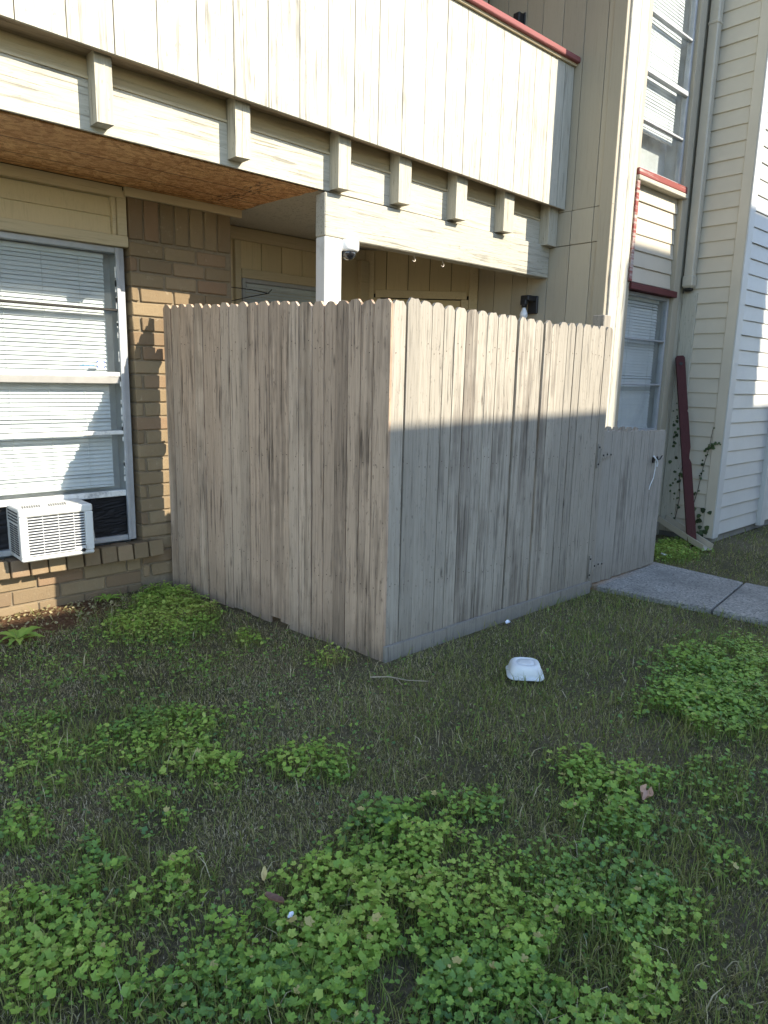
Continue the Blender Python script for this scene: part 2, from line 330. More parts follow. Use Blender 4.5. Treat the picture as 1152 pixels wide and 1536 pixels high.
# ------------------------------------------------------------------ apartment building
AB = thing('apartment_building', 'apartment building with brown brick wall, tan patio recess and beige panelled side wall', 'building', (2.3, 4.6, 0))
bw = MB(); bw.box(1.935, 2.672, 4.613, 5.14, -.05, 2.64); bw.box(-.6, 1.935, 4.612, 4.75, -.05, .30); BW = part('brick_wall', bw, 'mortar', AB)
bcache = {}
def brick(x0, x1, y0, y1, z0, z1, rz=0.0, tilt=0.0):
    key = (round(x1 - x0, 2), round(y1 - y0, 2), round(z1 - z0, 3), random.randint(0, 2))
    if key not in bcache:
        b = MB(); hx, hy, hz = (x1 - x0) / 2, (y1 - y0) / 2, (z1 - z0) / 2; b.box(-hx, hx, -hy, hy, -hz, hz, .005, .0028); bcache[key] = mesh('brick', b, 'brick')
    o = bpy.data.objects.new('brick', bcache[key]); link(o, BW)
    o.location = Vector(((x0 + x1) / 2, (y0 + y1) / 2 + R_(-.003, .003), (z0 + z1) / 2)) - WL[AB.name]; o.rotation_euler = (tilt, R_(-.006, .006), rz + R_(-.008, .008))
CH = .0935; z = 2.325; row = 0
for i in range(7):
    x = 1.932 + i * .1065; brick(x, x + .093, 4.6, 4.70, 2.345, 2.60)
while z - CH > .0:
    L = .232; x = 1.93 - (L / 2 + .06 if row % 2 else .0)
    while x < 2.66:
        a, b_ = max(x, 1.93), min(x + L, 2.675)
        if b_ - a > .04: brick(a, b_ - .011, 4.6, 4.70, z - CH + .011, z)
        x += L + .005
    z -= CH; row += 1
for r in range(3):
    z1 = .236 - r * .094; x = -.5 - (.15 if r % 2 else 0)
    while x < 1.92:
        L = .29; brick(x, min(x + L, 1.925) - .011, 4.6, 4.70, z1 - .084, z1) if min(x + L, 1.925) - x > .05 else None
        x += L
x = -.45
while x < 1.98:     # rowlock sill
    brick(x, x + .098, 4.515, 4.68, .245, .352, 0, R_(-.12, -.08)); x += .109

# window above sill: opening x .2..1.9, z .37..2.28
def window(name, parent, x0, x1, z0, z1, yf, bars, fr=.035, mat='alu', dep=.05, glassz=None, label=None):
    f = MB(); f.box(x0, x0 + fr, yf, yf + dep, z0, z1, .003); f.box(x1 - fr, x1, yf, yf + dep, z0, z1, .003); f.box(x0 + fr, x1 - fr, yf + .001, yf + dep, z1 - fr, z1, .003); f.box(x0 + fr, x1 - fr, yf + .001, yf + dep, z0, z0 + fr, .003)
    W_ = part(name, f, mat, parent, label=label)
    zs = [z0 + fr] + [b[0] for b in bars] + [z1 - fr]; hs = [0] + [b[1] for b in bars] + [0]
    for (zb, hb, pr, mt) in bars:
        m = MB(); m.box(x0 + fr, x1 - fr, yf - pr, yf + dep * .6, zb - hb / 2, zb + hb / 2, .003); part('glazing_bar', m, mt, W_)
    for i in range(len(zs) - 1):
        if glassz is not None and zs[i] < glassz: continue
        p = MB(); p.box(x0 + fr, x1 - fr, yf + .018, yf + .022, zs[i] + hs[i] / 2, zs[i + 1] - hs[i + 1] / 2); part('pane', p, 'glass', W_)
    return W_
W1 = window('window', AB, -.35, 1.905, .365, 2.285, 4.64, [(.695, .04, .004, 'putty'), (1.105, .026, .012, 'putty'), (1.485, .03, .01, 'putty'), (1.895, .015, .01, 'wire')], .036, glassz=.5, label='tall aluminium window with white blinds over brick sill')
m = MB(); m.box(-.3, 1.84, 4.632, 4.66, 1.425, 1.468, .003); part('taped_rail', m, 'grey_film', W1)
m = MB(); m.box(1.845, 1.867, 4.618, 4.638, .37, 2.28, .002); part('inner_track', m, 'alu', W1)
m = MB()
for i in range(26):
    za = R_(1.5, 2.2) if i < 14 else R_(.75, 1.45); m.box(1.838, 1.846, 4.63, 4.637, za, za + R_(.01, .05))
part('putty_flakes', m, 'putty', W1)['kind'] = 'stuff'
t = MB(); t.box(-.4, 1.925, 4.60, 4.66, 2.287, 2.355, .004); part('window_header', t, 'tan_trim', AB)
t = MB(); t.box(1.865, 1.926, 4.612, 4.66, 2.357, 2.63, .004); part('corner_trim', t, 'tan_trim', AB)
t = MB(); t.box(1.835, 1.862, 4.622, 4.66, 2.357, 2.60, .004); part('corner_trim', t, 'tan_trim', AB)
def lap(parent, x0, x1, y, z0, z1, mat, name='siding_board', ax='X', pr=.016):
    """clapboard: wedge, thick at the bottom; ax X faces -Y, ax Y faces -X"""
    b = MB(); e_ = R_(-.003, .002); prof = [(0.0, z1), (-.003, z1), (-pr - e_, z0 + .004), (-pr + .002 - e_, z0), (0, z0)]
    pts = [(x0, y + d, zz) for d, zz in prof] if ax == 'X' else [(y + d, x0, zz) for d, zz in prof]
    b.prism(pts, (x1 - x0, 0, 0) if ax == 'X' else (0, x1 - x0, 0)); return part(name, b, mat, parent)
lap(AB, -.4, 1.833, 4.66, 2.357, 2.47, 'tan_wall'); lap(AB, -.4, 1.833, 4.66, 2.468, 2.58, 'tan_wall')
t = MB(); t.box(-.4, 1.90, 4.60, 4.66, 2.582, 2.6465, .002); part('frieze_board', t, 'tan_trim', AB)
t = MB(); t.box(1.905, 2.74, 4.565, 4.598, 2.592, 2.6465, .002); part('frieze_board', t, 'tan_trim', AB)
t = MB(); t.box(-.5, 1.93, 4.80, 4.83, .30, 2.7); part('room_wall', t, 'lining', AB)
t = MB(); t.box(1.87, 1.93, 4.70, 4.80, .36, 2.3); part('window_reveal', t, 'lining', AB)
t = MB(); t.box(-3, -.5, 4.7, 9, -.1, 5.9); t.box(-3, 5.19, 5.7, 9, -.1, 5.9); t.box(-3, 5.199, 4.662, 5.7, 2.69, 2.95); t.box(-3, 5.199, 3.80, 4.66, 2.69, 2.95); part('building_core', t, 'dark_room', AB)
t = MB(); t.box(-3.2, 12, 3.0, 9.2, 5.9, 6.1); part('roof', t, 'roofing', AB)
# back wall of the patio (y 5.15), its window, angled entry wall, ceiling
xs = [2.67, 2.86, 3.06, 3.27, 3.47, 3.68, 3.88, 4.08, 4.29, 4.41]
for a, b_ in zip(xs, xs[1:]):
    p = MB(); p.box(a, b_ - .006, 5.15, 5.17, 0, 2.70, .002); part('wall_board', p, 'tan_wall', AB)
p = MB(); p.box(2.67, 4.41, 5.171, 5.20, 0, 2.7); part('wall_backing', p, 'dark_room', AB)
for x0, x1, z0, z1, d in ((2.69, 4.37, 2.56, 2.655, .03), (3.06, 4.02, 2.27, 2.345, .035), (3.0, 3.055, 0, 2.555, .04), (4.03, 4.08, 0, 2.555, .03), (4.30, 4.40, 0, 2.555, .05), (2.70, 2.75, 0, 2.555, .05)):
    p = MB(); p.box(x0, x1, 5.15 - d, 5.149, z0, z1, .004); part('trim_board', p, 'tan_trim', AB)
W2 = window('window', AB, 3.06, 4.02, .9, 2.268, 5.105, [(1.6, .03, .005, 'alu')], .03, label='patio window behind the fence under a tan header')
pA, pB = Vector((4.40, 5.16, 0)), Vector((5.22, 4.46, 0)); dv = (pB - pA); Ld = dv.length; dv.normalize(); nv = Vector((dv.y, -dv.x, 0)); ang = math.atan2(dv.y, dv.x); RZ = Matrix.Rotation(ang, 3, 'Z')
def dbox(s0, s1, d0, d1, z0, z1, ch=.003):
    b = MB(); b.box(s0, s1, d0, d1, z0, z1, ch); b.v = [tuple(pA + RZ @ Vector(q)) for q in b.v]; return b
part('wall_backing', dbox(-.02, Ld, .08, .12, 0, 2.7), 'dark_room', AB)
k = 0.0
while k < Ld - .02: part('wall_board', dbox(k, min(k + .197, Ld), 0, .02, 2.28, 2.7, .002), 'tan_wall', AB); k += .203
part('door_header', dbox(.10, Ld - .12, -.02, .0, 2.245, 2.315), 'tan_trim', AB); part('corner_trim', dbox(0, .085, -.025, 0, 0, 2.66), 'tan_trim', AB); part('corner_trim', dbox(Ld - .10, Ld - .02, -.025, 0, 0, 2.66), 'tan_trim', AB)
dr = part('entry_door', dbox(.15, Ld - .17, .03, .07, .03, 2.24), 'tan_wall', AB); part('door_rail', dbox(.19, Ld - .21, .022, .031, 2.06, 2.18), 'tan_trim', dr); part('door_jamb', dbox(.087, .149, -.012, .05, 0, 2.243), 'tan_trim', AB); part('door_jamb', dbox(Ld - .168, Ld - .102, -.012, .05, 0, 2.243), 'tan_trim', AB)
p = MB(); p.box(2.79, 5.2, 3.80, 5.16, 2.662, 2.68); part('patio_ceiling', p, 'cream', AB)
p = MB(); p.box(2.68, 5.2, 2.75, 5.15, .0, .05); part('patio_floor', p, 'walk', AB)
# beige side wall (x 5.2, faces -X)
ys = [4.49, 4.27, 4.065, 3.90, 3.695, 3.49, 3.285, 3.125]
for z0, z1, dx in ((0, 2.618, 0), (2.622, 2.886, .004), (2.89, 5.9, 0)):
    for b_, a in zip(ys, ys[1:]):
        p = MB(); p.box(5.2 - dx, 5.222, a + .002, b_ - .003, z0, z1, .002); part('wall_board', p, 'beige', AB)
p = MB(); p.box(5.223, 5.30, 3.17, 4.49, 0, 5.9); part('wall_backing', p, 'dark_room', AB)
p = MB(); p.box(5.188, 5.199, 3.122, 3.235, 0, 5.9, .003); part('corner_trim', p, 'beige', AB)
# upper gallery wall seen over the cap rail
p = MB(); p.box(1.5, 5.19, 4.5, 4.56, 3.05, 5.9); part('upper_wall', p, 'beige', AB)
p = MB(); p.box(5.04, 5.12, 4.43, 4.499, 3.05, 5.6, .004); part('corner_trim', p, 'beige', AB)
p = MB(); p.box(4.3, 5.03, 4.46, 4.499, 3.05, 5.2, .004); part('upper_door', p, 'door_red', AB)
# front trim at the corner + window bay (faces -Y)
p = MB(); p.box(5.252, 5.385, 3.118, 3.16, 0, 5.9, .005); part('corner_board', p, 'white_trim', AB)
p = MB(); p.box(5.2, 5.25, 3.135, 3.17, 0, 5.9, .003); part('corner_bead', p, 'peel', AB)
p = MB(); p.box(5.387, 5.43, 3.172, 3.20, 0, 5.9, .003); part('corner_bead', p, 'peel', AB)  # recessed strip coloured dark to stand for the shaded gap
p = MB(); p.box(5.432, 5.56, 3.145, 3.235, 0, 5.9, .004); part('window_casing', p, 'cream', AB)
p = MB(); p.box(5.562, 5.70, 3.20, 3.235, 0, 5.9, .004); part('window_casing', p, 'beige', AB)
p = MB(); p.box(6.51, 6.62, 3.20, 3.26, 0, 5.9, .005); part('window_casing', p, 'beige', AB)
p = MB(); p.box(6.63, 6.745, 3.225, 3.26, 0, 5.9, .005); part('corner_board', p, 'cream_y', AB)
bay = MB(); bay.box(5.40, 6.75, 3.262, 3.30, 0, 1.05); bay.box(5.70, 6.51, 3.255, 3.262, 2.34, 3.2); part('bay_sheathing', bay, 'dark_room', AB)
bay = MB(); bay.box(5.40, 6.75, 3.40, 3.42, 1.0, 5.9); part('room_wall', bay, 'lining', AB)
bay = MB(); bay.box(6.50, 6.54, 3.29, 3.40, 1.0, 5.9); part('window_reveal', bay, 'lining', AB)
z = 2.375
for i in range(6): lap(AB, 5.735, 6.505, 3.254, z, z + .136, 'siding'); z += .132
for i in range(8): lap(AB, 5.705, 6.505, 3.254, i * .132, i * .132 + .136, 'siding')
p = MB(); p.box(5.66, 6.535, 3.175, 3.26, 3.205, 3.262, .006, .002); part('window_sill', p, 'red_peel', AB, label='upper sill with red paint peeling off')
p = MB(); p.box(5.66, 6.545, 3.17, 3.255, 3.166, 3.203, .004); part('sill_apron', p, 'cream_x', AB)
p = MB(); p.box(5.69, 6.535, 3.175, 3.26, 2.30, 2.355, .005, .002); part('window_head', p, 'red', AB, label='dark red head board over the lower window')
p = MB(); p.box(5.655, 5.70, 3.181, 3.199, 2.36, 3.163, .003); part('red_strip', p, 'red_peel', AB)
window('window', AB, 5.702, 6.508, 1.06, 2.296, 3.235, [(1.50, .016, .006, 'alu'), (1.90, .016, .006, 'alu')], .03, label='lower bay window in shade beside the gate')
window('window', AB, 5.702, 6.508, 3.265, 5.5, 3.235, [(3.66, .018, .006, 'alu'), (4.03, .04, .012, 'alu'), (4.46, .018, .006, 'alu'), (4.87, .04, .012, 'alu')], .032, label='tall upper bay window catching the sun')

# ------------------------------------------------------------------ siding wing
SW = thing('building_wing', 'projecting wing clad in pale horizontal siding at the right', 'building', (6.75, 2.7, 0))
z = .062
while z < 5.8:
    lap(SW, 2.795, 3.222, 6.765, z, z + .142, 'siding', ax='Y'); z += .1373
z = .075
while z < 5.8:
    lap(SW, 6.862, 7.855, 2.715, z, z + .140, 'siding_white'); lap(SW, 7.972, 11.5, 2.715, z, z + .140, 'siding_white'); z += .1355
p = MB(); p.box(6.742, 6.763, 2.702, 2.793, .055, 5.9, .003); part('corner_board', p, 'siding', SW)
p = MB(); p.box(6.742, 6.86, 2.687, 2.701, .055, 5.9, .003); part('corner_board', p, 'siding_white', SW)
p = MB(); p.box(7.857, 7.97, 2.66, 2.715, .05, 5.9, .003); part('corner_board', p, 'siding_white', SW)
p = MB(); p.box(6.732, 6.763, 3.08, 3.224, .055, 2.36, .004); part('corner_board', p, 'cream_y', SW)
p = MB(); p.box(6.768, 11.5, 2.73, 2.80, -.1, 5.9); p.box(6.768, 6.84, 2.80, 3.30, -.1, 5.9); part('foundation', p, 'found', SW)

# downspout
DS = thing('downspout', 'square painted downspout running down the inside corner of the siding wing', 'downspout', (6.69, 3.14, 2.37))
def rpipe(x0, x1, y0, y1, z0, z1):
    b = MB(); b.box(x0, x1, y0, y1, z0, z1, .010); return b
part('pipe', rpipe(6.652, 6.731, 3.105, 3.195, 2.40, 5.9), 'spout', DS)
for zz in (2.41, 4.62): part('strap', rpipe(6.646, 6.738, 3.099, 3.201, zz, zz + .035 if zz > 3 else zz + .10), 'spout', DS)
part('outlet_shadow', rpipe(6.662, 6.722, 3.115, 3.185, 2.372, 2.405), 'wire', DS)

# ------------------------------------------------------------------ balcony
BA = thing('balcony', 'upstairs balcony with cream board railing, fascia, brackets and patio beam on a white post', 'balcony', (2.87, 3.73, 0))
zb = lambda x: 2.995 - .0172 * x
gx = [-.05, .17, .39, .605, .82, 1.034, 1.25, 1.466, 1.679, 1.892, 2.102, 2.317, 2.525, 2.726, 2.926, 3.121, 3.326, 3.527, 3.719, 3.917, 4.11, 4.308, 4.498, 4.69, 4.881, 5.074, 5.196]
for a, b_ in zip(gx, gx[1:]):
    p = MB(); gap = .0045 + R_(0, .002)
    p.prism([(a, 3.556, zb(a)), (b_ - gap, 3.556, zb(b_)), (b_ - gap, 3.556, 3.972), (a, 3.556, 3.972)], (0, .016, 0)); part('railing_board', p, 'cream', BA)
p = MB(); p.prism([(-.05, 3.573, zb(0) + .003), (5.19, 3.573, zb(5.19) + .003), (5.19, 3.573, 3.97), (-.05, 3.573, 3.97)], (0, .03, 0)); part('railing_frame', p, 'raw_wood', BA)
p = MB(); p.prism([(-.05, 3.535, 3.975), (5.197, 3.535, 3.975), (5.197, 3.535, 3.993), (-.05, 3.535, 3.993)], (0, .1, 0)); part('rail_moulding', p, 'tan_trim', BA)
p = MB(); p.box(-.05, 5.198, 3.505, 3.655, 3.994, 4.035, .005); part('cap_rail', p, 'red_pale', BA, label='faded red cap rail')
p = MB(); p.prism([(-.05, 3.708, 2.657), (5.197, 3.708, 2.637), (5.197, 3.708, 2.815), (-.05, 3.708, 2.905)], (0, .0175, 0)); part('fascia_board', p, 'cream_x', BA)
p = MB(); p.prism([(-.05, 3.604, zb(0) + .075), (5.197, 3.604, zb(5.2) + .075), (5.197, 3.604, zb(5.2) + .083), (-.05, 3.604, zb(0) + .083)], (0, .128, 0)); part('vent_strip', p, 'vent', BA)
p = MB(); p.prism([(-.05, 3.726, 2.70), (5.197, 3.726, 2.70), (5.197, 3.726, zb(5.2) + .074), (-.05, 3.726, zb(0) + .074)], (0, .02, 0)); part('ledger_board', p, 'tan_trim', BA)
p = MB(); p.prism([(-.05, 3.700, 2.906), (5.197, 3.700, 2.816), (5.197, 3.700, 2.828), (-.05, 3.700, 2.918)], (0, .0255, 0)); part('fascia_moulding', p, 'tan_trim', BA)
for x0, x1 in ((.60, .72), (1.373, 1.472), (2.124, 2.234), (2.842, 2.955), (3.352, 3.481), (3.918, 4.047), (4.464, 4.600), (5.055, 5.190)):
    zb_ = 2.70 - .0135 * x0 + R_(-.01, .01); p = MB(); yf = 3.615; x0 += .012; x1 -= .004
    p.prism([(x0, yf, zb_), (x1, yf, zb_ + R_(-.004, .004)), (x1, yf, zb((x0 + x1) / 2) + .072), (x0, yf, zb((x0 + x1) / 2) + .072)], (0, .0925, 0)); part('bracket', p, 'cream_y', BA)
p = MB(); p.box(2.804, 5.197, 3.684, 3.785, 2.373, 2.632, .006); part('patio_beam', p, 'cream_x', BA)
p = MB(); p.box(2.806, 2.944, 3.687, 3.783, .0, 2.372, .005); part('post', p, 'post_white', BA)
for x0, x1 in ((-.05, 1.93), (1.934, 2.80)):
    p = MB(); n = 14; yr = [3.75 + i * (4.59 - 3.75) / n for i in range(n + 1)]
    e = [(x1 + (R_(-.012, .012) - .06 * i / n if x1 > 2 else 0), yy, 2.648) for i, yy in enumerate(yr)]
    p.prism([(x0, 3.75, 2.648)] + e + [(x0, 4.59, 2.648)], (0, 0, .011)); o = part('soffit_panel', p, 'osb', BA, label='bare orange strand board soffit panel')
    o.location = (o.location[0], 3.73 - 3.73, 0)
p = MB(); p.box(-.05, 5.19, 3.62, 4.49, 2.985, 3.04); part('deck', p, 'raw_wood', BA)

# ------------------------------------------------------------------ blinds
def blind(name, label, x0, x1, z0, z1, y, pitch, tilt, cords, loc):
    T = thing(name, label, 'blinds', loc, 'slatted window blinds'); b = MB(); z = z0 + .02; w = .0138
    while z < z1 - .03:
        tl = tilt + R_(-.09, .09) - (.35 if random.random() < .03 else 0); dy, dz = w * math.cos(tl), w * math.sin(tl); q = R_(-.0012, .0012)
        b.add([(x0, y - dy, z - dz + q), (x1, y - dy, z - dz - q), (x1, y, z + .0018 - q), (x0, y, z + .0018 + q), (x1, y + dy, z + dz), (x0, y + dy, z + dz)], [(0, 1, 2, 3), (3, 2, 4, 5)]); z += pitch
    part('slats', b, 'blind', T)['kind'] = 'stuff'
    b = MB(); b.box(x0, x1, y - .014, y + .014, z1 - .03, z1, .003); part('head_rail', b, 'blind', T)
    b = MB(); b.box(x0, x1, y - .012, y + .012, z0 - .012, z0 + .004, .003); part('bottom_rail', b, 'blind', T)
    for c in cords:
        b = MB(); b.tube([(c, y - .015, z0), (c, y - .015, z1 - .03)], .0014, 5); part('ladder_cord', b, 'cord', T)
blind('window_blind', 'white slatted blind in the large window above the air conditioner', -.3, 1.80, .745, 2.245, 4.725, .0262, 1.12, (.35, 1.19, 1.42, 1.64), (.8, 4.745, .73))
blind('window_blind', 'white slatted blind in the shaded lower window beside the gate', 5.76, 6.42, 1.10, 2.27, 3.30, .0262, 1.2, (5.9, 6.3), (6.1, 3.33, 1.1))
blind('window_blind', 'sunlit white slatted blind in the upper right window', 5.76, 6.42, 3.62, 5.45, 3.31, .0262, 1.38, (5.9, 6.3), (6.1, 3.34, 3.6))
blind('window_blind', 'pale slatted blind in the dim window behind the white patio post', 3.11, 3.97, .95, 2.235, 5.143, .0262, 1.1, (3.3,), (3.5, 5.143, .95))

# ------------------------------------------------------------------ privacy fence
FE = thing('privacy_fence', 'weathered tan dog-eared picket fence wrapping the patio corner', 'fence', (2.386, 2.603, 0))
A2 = Vector((2.386, 2.603, 0)); D2 = (Vector((2.09, 4.6, 0)) - A2).normalized(); N2 = Vector((-D2.y, D2.x, 0)); N2 = N2 if N2.x < 0 else -N2   # outward, left
def picket(parent, org, dirv, nrm, s0, s1, z0, zt, mat, ear=.021, th=.017, lean=0.0, proud=0.0, name='picket', bow=0.0):
    w = s1 - s0; e = min(ear, w * .3); prof = [(0, z0 + R_(-.006, .006))]; n = 4
    prof.append((w, z0 + R_(-.006, .006)))
    rt = [(w, z0 + (zt - e * 1.1 - z0) * i / n) for i in range(1, n + 1)]; lt = [(0, q[1]) for q in reversed(rt)]
    prof += rt + [(w - e, zt + R_(-.004, .004)), (w * .5, zt + R_(-.002, .003)), (e, zt + R_(-.004, .004))] + lt
    b = MB(); P = []
    for (a, zz) in prof:
        t_ = (zz - z0) / (zt - z0); off = lean * t_ + bow * math.sin(math.pi * t_)
        P.append(org + dirv * (s0 + a + off) + nrm * (proud) + Vector((0, 0, zz)))
    b.prism(P, -nrm * th); pk = part(name, b, mat, parent)
    nb = MB()
    for zz in (.39, 1.04, 1.66):
        if zz > zt - .05: continue
        for a in (.28, .72):
            c = org + dirv * (s0 + w * a + R_(-.006, .006)) + nrm * (proud + .0005) + Vector((0, 0, zz + R_(-.035, .035)))
            if random.random() < .62: nb.lathe(c, [(.0031, -.001), (.0031, .001), (.001, .0015)], 6, nrm)
    if nb.v: part('nail_heads', nb, 'nail', pk)['kind'] = 'stuff'
    return pk
ls = [1.93, 1.847, 1.762, 1.679, 1.598, 1.51, 1.425, 1.332, 1.25, 1.162, 1.075, .982, .894, .804, .714, .632, .534, .449, .364, .275, .185, .1, -.012]
lt = [1.938, 1.939, 1.935, 1.934, 1.933, 1.929, 1.925, 1.921, 1.918, 1.916, 1.914, 1.913, 1.915, 1.907, 1.897, 1.893, 1.889, 1.89, 1.893, 1.896, 1.887, 1.889]
for i, (b_, a) in enumerate(zip(ls, ls[1:])):
    tanny = i in (14, 15, 1, 4, 7) or (i < 10 and random.random() < .45)
    low = .03 if i == 13 or i == 12 else .0
    picket(FE, A2, D2, N2, a + R_(.001, .004), b_ - R_(.001, .003), low + R_(-.005, .015), lt[i] + R_(-.006, .006), 'fence_warm' if tanny else 'fence_grey', lean=R_(-.004, .004), proud=R_(0, .006) + (.008 if i in (14, 15) else 0), bow=R_(-.003, .003))
NF = Vector((0, -1, 0)); DX = Vector((1, 0, 0)); OF = Vector((0, 2.603, 0))
rs = [2.402, 2.498, 2.592, 2.682, 2.773, 2.855, 2.945, 3.043, 3.128, 3.219, 3.3, 3.398, 3.484, 3.58, 3.663, 3.749, 3.836, 3.929, 4.016, 4.096, 4.196, 4.29, 4.376, 4.466]
rt_ = [1.877, 1.9, 1.895, 1.893, 1.889, 1.888, 1.885, 1.88, 1.876, 1.876, 1.87, 1.868, 1.871, 1.87, 1.876, 1.86, 1.877, 1.875, 1.875, 1.878, 1.878, 1.879, 1.876]
for i, (a, b_) in enumerate(zip(rs, rs[1:])):
    gr = i in (0, 12, 16); wide = .014 if i in (10, 13) else 0
    picket(FE, OF, DX, NF, a + R_(.001, .004) + (.014 if i in (11, 14) else 0), b_ - R_(.001, .003), .03 + R_(-.01, .01), rt_[i] + R_(-.005, .005), 'fence_tan', lean=R_(-.005, .005), proud=R_(0, .005), bow=R_(-.003, .003))
for x0, x1 in ((2.383, 2.86), (2.864, 4.40)):
    b = MB(); b.prism([(x0, 2.575, -.02), (x1, 2.575, -.02), (x1, 2.575, .082 + R_(-.004, .004)), (x0, 2.575, .086)], (0, .019, 0)); part('base_board', b, 'gate_tan', FE)
for zz in (.35, 1.0, 1.62):
    b = MB(); b.box(2.42, 4.46, 2.622, 2.66, zz, zz + .085, .004); part('rail', b, 'raw_wood', FE)
    b = MB(); b.box(.05, 1.95, .022, .06, zz, zz + .085, .004); b.v = [tuple(A2 + D2 * q[0] - N2 * q[1] + Vector((0, 0, q[2]))) for q in b.v]; part('rail', b, 'raw_wood', FE)
for x, y, zt in ((2.44, 2.71, 1.80), (3.4, 2.71, 1.75), (4.475, 2.70, 1.965), (2.24, 4.2, 1.80)):
    b = MB(); b.box(x - .045, x + .045, y - .045, y + .045, -.1, zt, .005); part('post', b, 'fence_tan', FE)

# ------------------------------------------------------------------ gate
GA = thing('gate', 'low tan picket gate hung beside the taller fence at the end of the path', 'gate', (4.47, 2.603, .05))
gs = [4.468, 4.581, 4.732, 4.889, 5.011, 5.13, 5.208, 5.397]; gz = [1.172, 1.168, 1.163, 1.16, 1.156, 1.152, 1.15, 1.145]
for i, (a, b_) in enumerate(zip(gs, gs[1:])):
    n = 2 if b_ - a > .13 else 1
    b = MB(); zt = gz[i]; tz = [(a + .002, zt)] + [(a + (b_ - a) * t_, zt + R_(-.012, .004)) for t_ in (.25, .5, .75)] + [(b_ - .003, zt - .003)]
    b.prism([Vector((a + .002, 2.603, .055)), Vector((b_ - .003, 2.603, .05 + R_(-.008, .008)))] + [Vector((x, 2.603, zz)) for x, zz in reversed(tz)], (0, .018, 0)); part('picket', b, 'gate_tan', GA)
for i, x in enumerate((4.50, 4.60, 4.70, 4.80, 4.90, 5.0)):
    picket(GA, Vector((0, 2.672, 0)), DX, NF, x, x + .094, .6, 1.196 - .004 * i, 'fence_tan', ear=.03)
for zz in (.2, .93):
    b = MB(); b.box(4.475, 5.38, 2.622, 2.655, zz, zz + .09, .004); part('rail', b, 'raw_wood', GA)
def hinge(z):
    b = MB(); b.box(4.385, 4.415, 2.592, 2.5985, z - .085, z + .085, .002); b.tube([(4.425, 2.594, z - .05), (4.425, 2.594, z + .05)], .007, 8)
    b.prism([(4.43, 2.592, z - .028), (4.60, 2.592, z - .008), (4.605, 2.592, z + .004), (4.43, 2.592, z + .032)], (0, .008, 0)); h = part('hinge', b, 'gate_tan', GA)
    for x, dz in ((4.46, 0), (4.51, .004), (4.56, 0), ): c = MB(); c.lathe((x, 2.592, z + dz), [(.008, 0), (.006, .004), (.001, .006)], 8, (0, -1, 0)); part('screw', c, 'wire', h)
    for dz in (-.06, .06): c = MB(); c.lathe((4.40, 2.592, z + dz), [(.008, 0), (.006, .004), (.001, .006)], 8, (0, -1, 0)); part('screw', c, 'wire', h)
hinge(1.0); hinge(.19)
b = MB(); b.box(5.20, 5.25, 2.588, 2.602, .90, .945, .003); b.tube([(5.225, 2.59, .92), (5.215, 2.565, .935), (5.20, 2.56, .95)], .007, 6); b.tube([(5.23, 2.588, .92), (5.30, 2.585, .925), (5.33, 2.585, .95)], .005, 6); part('latch', b, 'wire', GA)
b = MB(); b.tube([(5.185, 2.582, .955), (5.215, 2.57, .925), (5.245, 2.575, .90), (5.25, 2.58, .87)], .006, 6); b.tube([(5.215, 2.58, .92), (5.24, 2.588, .85), (5.23, 2.59, .78), (5.19, 2.592, .72), (5.18, 2.592, .69)], .003, 5); part('tie_cord', b, 'paper', GA)

# ------------------------------------------------------------------ window air conditioner
AC = thing('air_conditioner', 'white window air conditioner resting on the brick sill', 'air conditioner', (1.32, 4.5, .355))
ax0, ax1, ay, az0, az1 = 1.105, 1.53, 4.385, .372, .690
b = MB(); t_ = .022
b.box(ax0 + .004, ax1 - .004, ay + .03, 4.78, az0, az1, .006); part('case', b, 'ac', AC)
b = MB(); b.box(ax0, ax1, ay, ay + .028, az1 - .048, az1, .008); b.box(ax0, ax1, ay, ay + .028, az0, az0 + .026, .008); b.box(ax0, ax0 + .045, ay, ay + .028, az0 + .026, az1 - .048, .004); b.box(ax1 - .048, ax1, ay, ay + .028, az0 + .026, az1 - .048, .004)
b.box(ax1 - .12, ax1 - .048, ay + .001, ay + .027, az0 + .026, az0 + .05, .006); part('front_frame', b, 'ac', AC)
b = MB(); b.box(ax0 + .04, ax1 - .04, ay + .0282, ay + .0295, az0 + .02, az1 - .04); part('coil', b, 'ac_fins', AC)
b = MB(); n = 14
for i in range(n):
    z = az0 + .036 + (az1 - az0 - .095) * i / (n - 1); pass
    b.box(ax0 + .045, ax1 - .048, ay + .004, ay + .012, z - .0035, z + .0025)
for x in (ax0 + .13, ax0 + .22, ax0 + .31): b.box(x, x + .003, ay + .009, ay + .014, az0 + .03, az1 - .05)
part('grille_louvres', b, 'ac_grill', AC)['kind'] = 'stuff'
b = MB()
for c0 in (ay + .06, ay + .15):
    for i in range(13): b.box(ax0 + .001, ax0 + .0045, c0, c0 + .075, az0 + .03 + i * .0145, az0 + .0375 + i * .0145)
part('side_slots', b, 'ac_coil', AC)['kind'] = 'stuff'
b = MB()
for i in range(7):
    for j in range(4): b.box(ax0 + .001, ax0 + .0045, ay + .05 + i * .03, ay + .066 + i * .03, az1 - .09 + j * .019, az1 - .08 + j * .019)
part('side_slots', b, 'ac_coil', AC)['kind'] = 'stuff'
b = MB()
for k0 in (ax0 + .035, ax0 + .185):
    for i in range(8):
        for j in range(5): b.box(k0 + i * .0135 + j * .004, k0 + .008 + i * .0135 + j * .004, ay + .055 + j * .018, ay + .065 + j * .018, az1 - .002, az1 + .0008)
part('top_vents', b, 'ac_coil', AC)['kind'] = 'stuff'
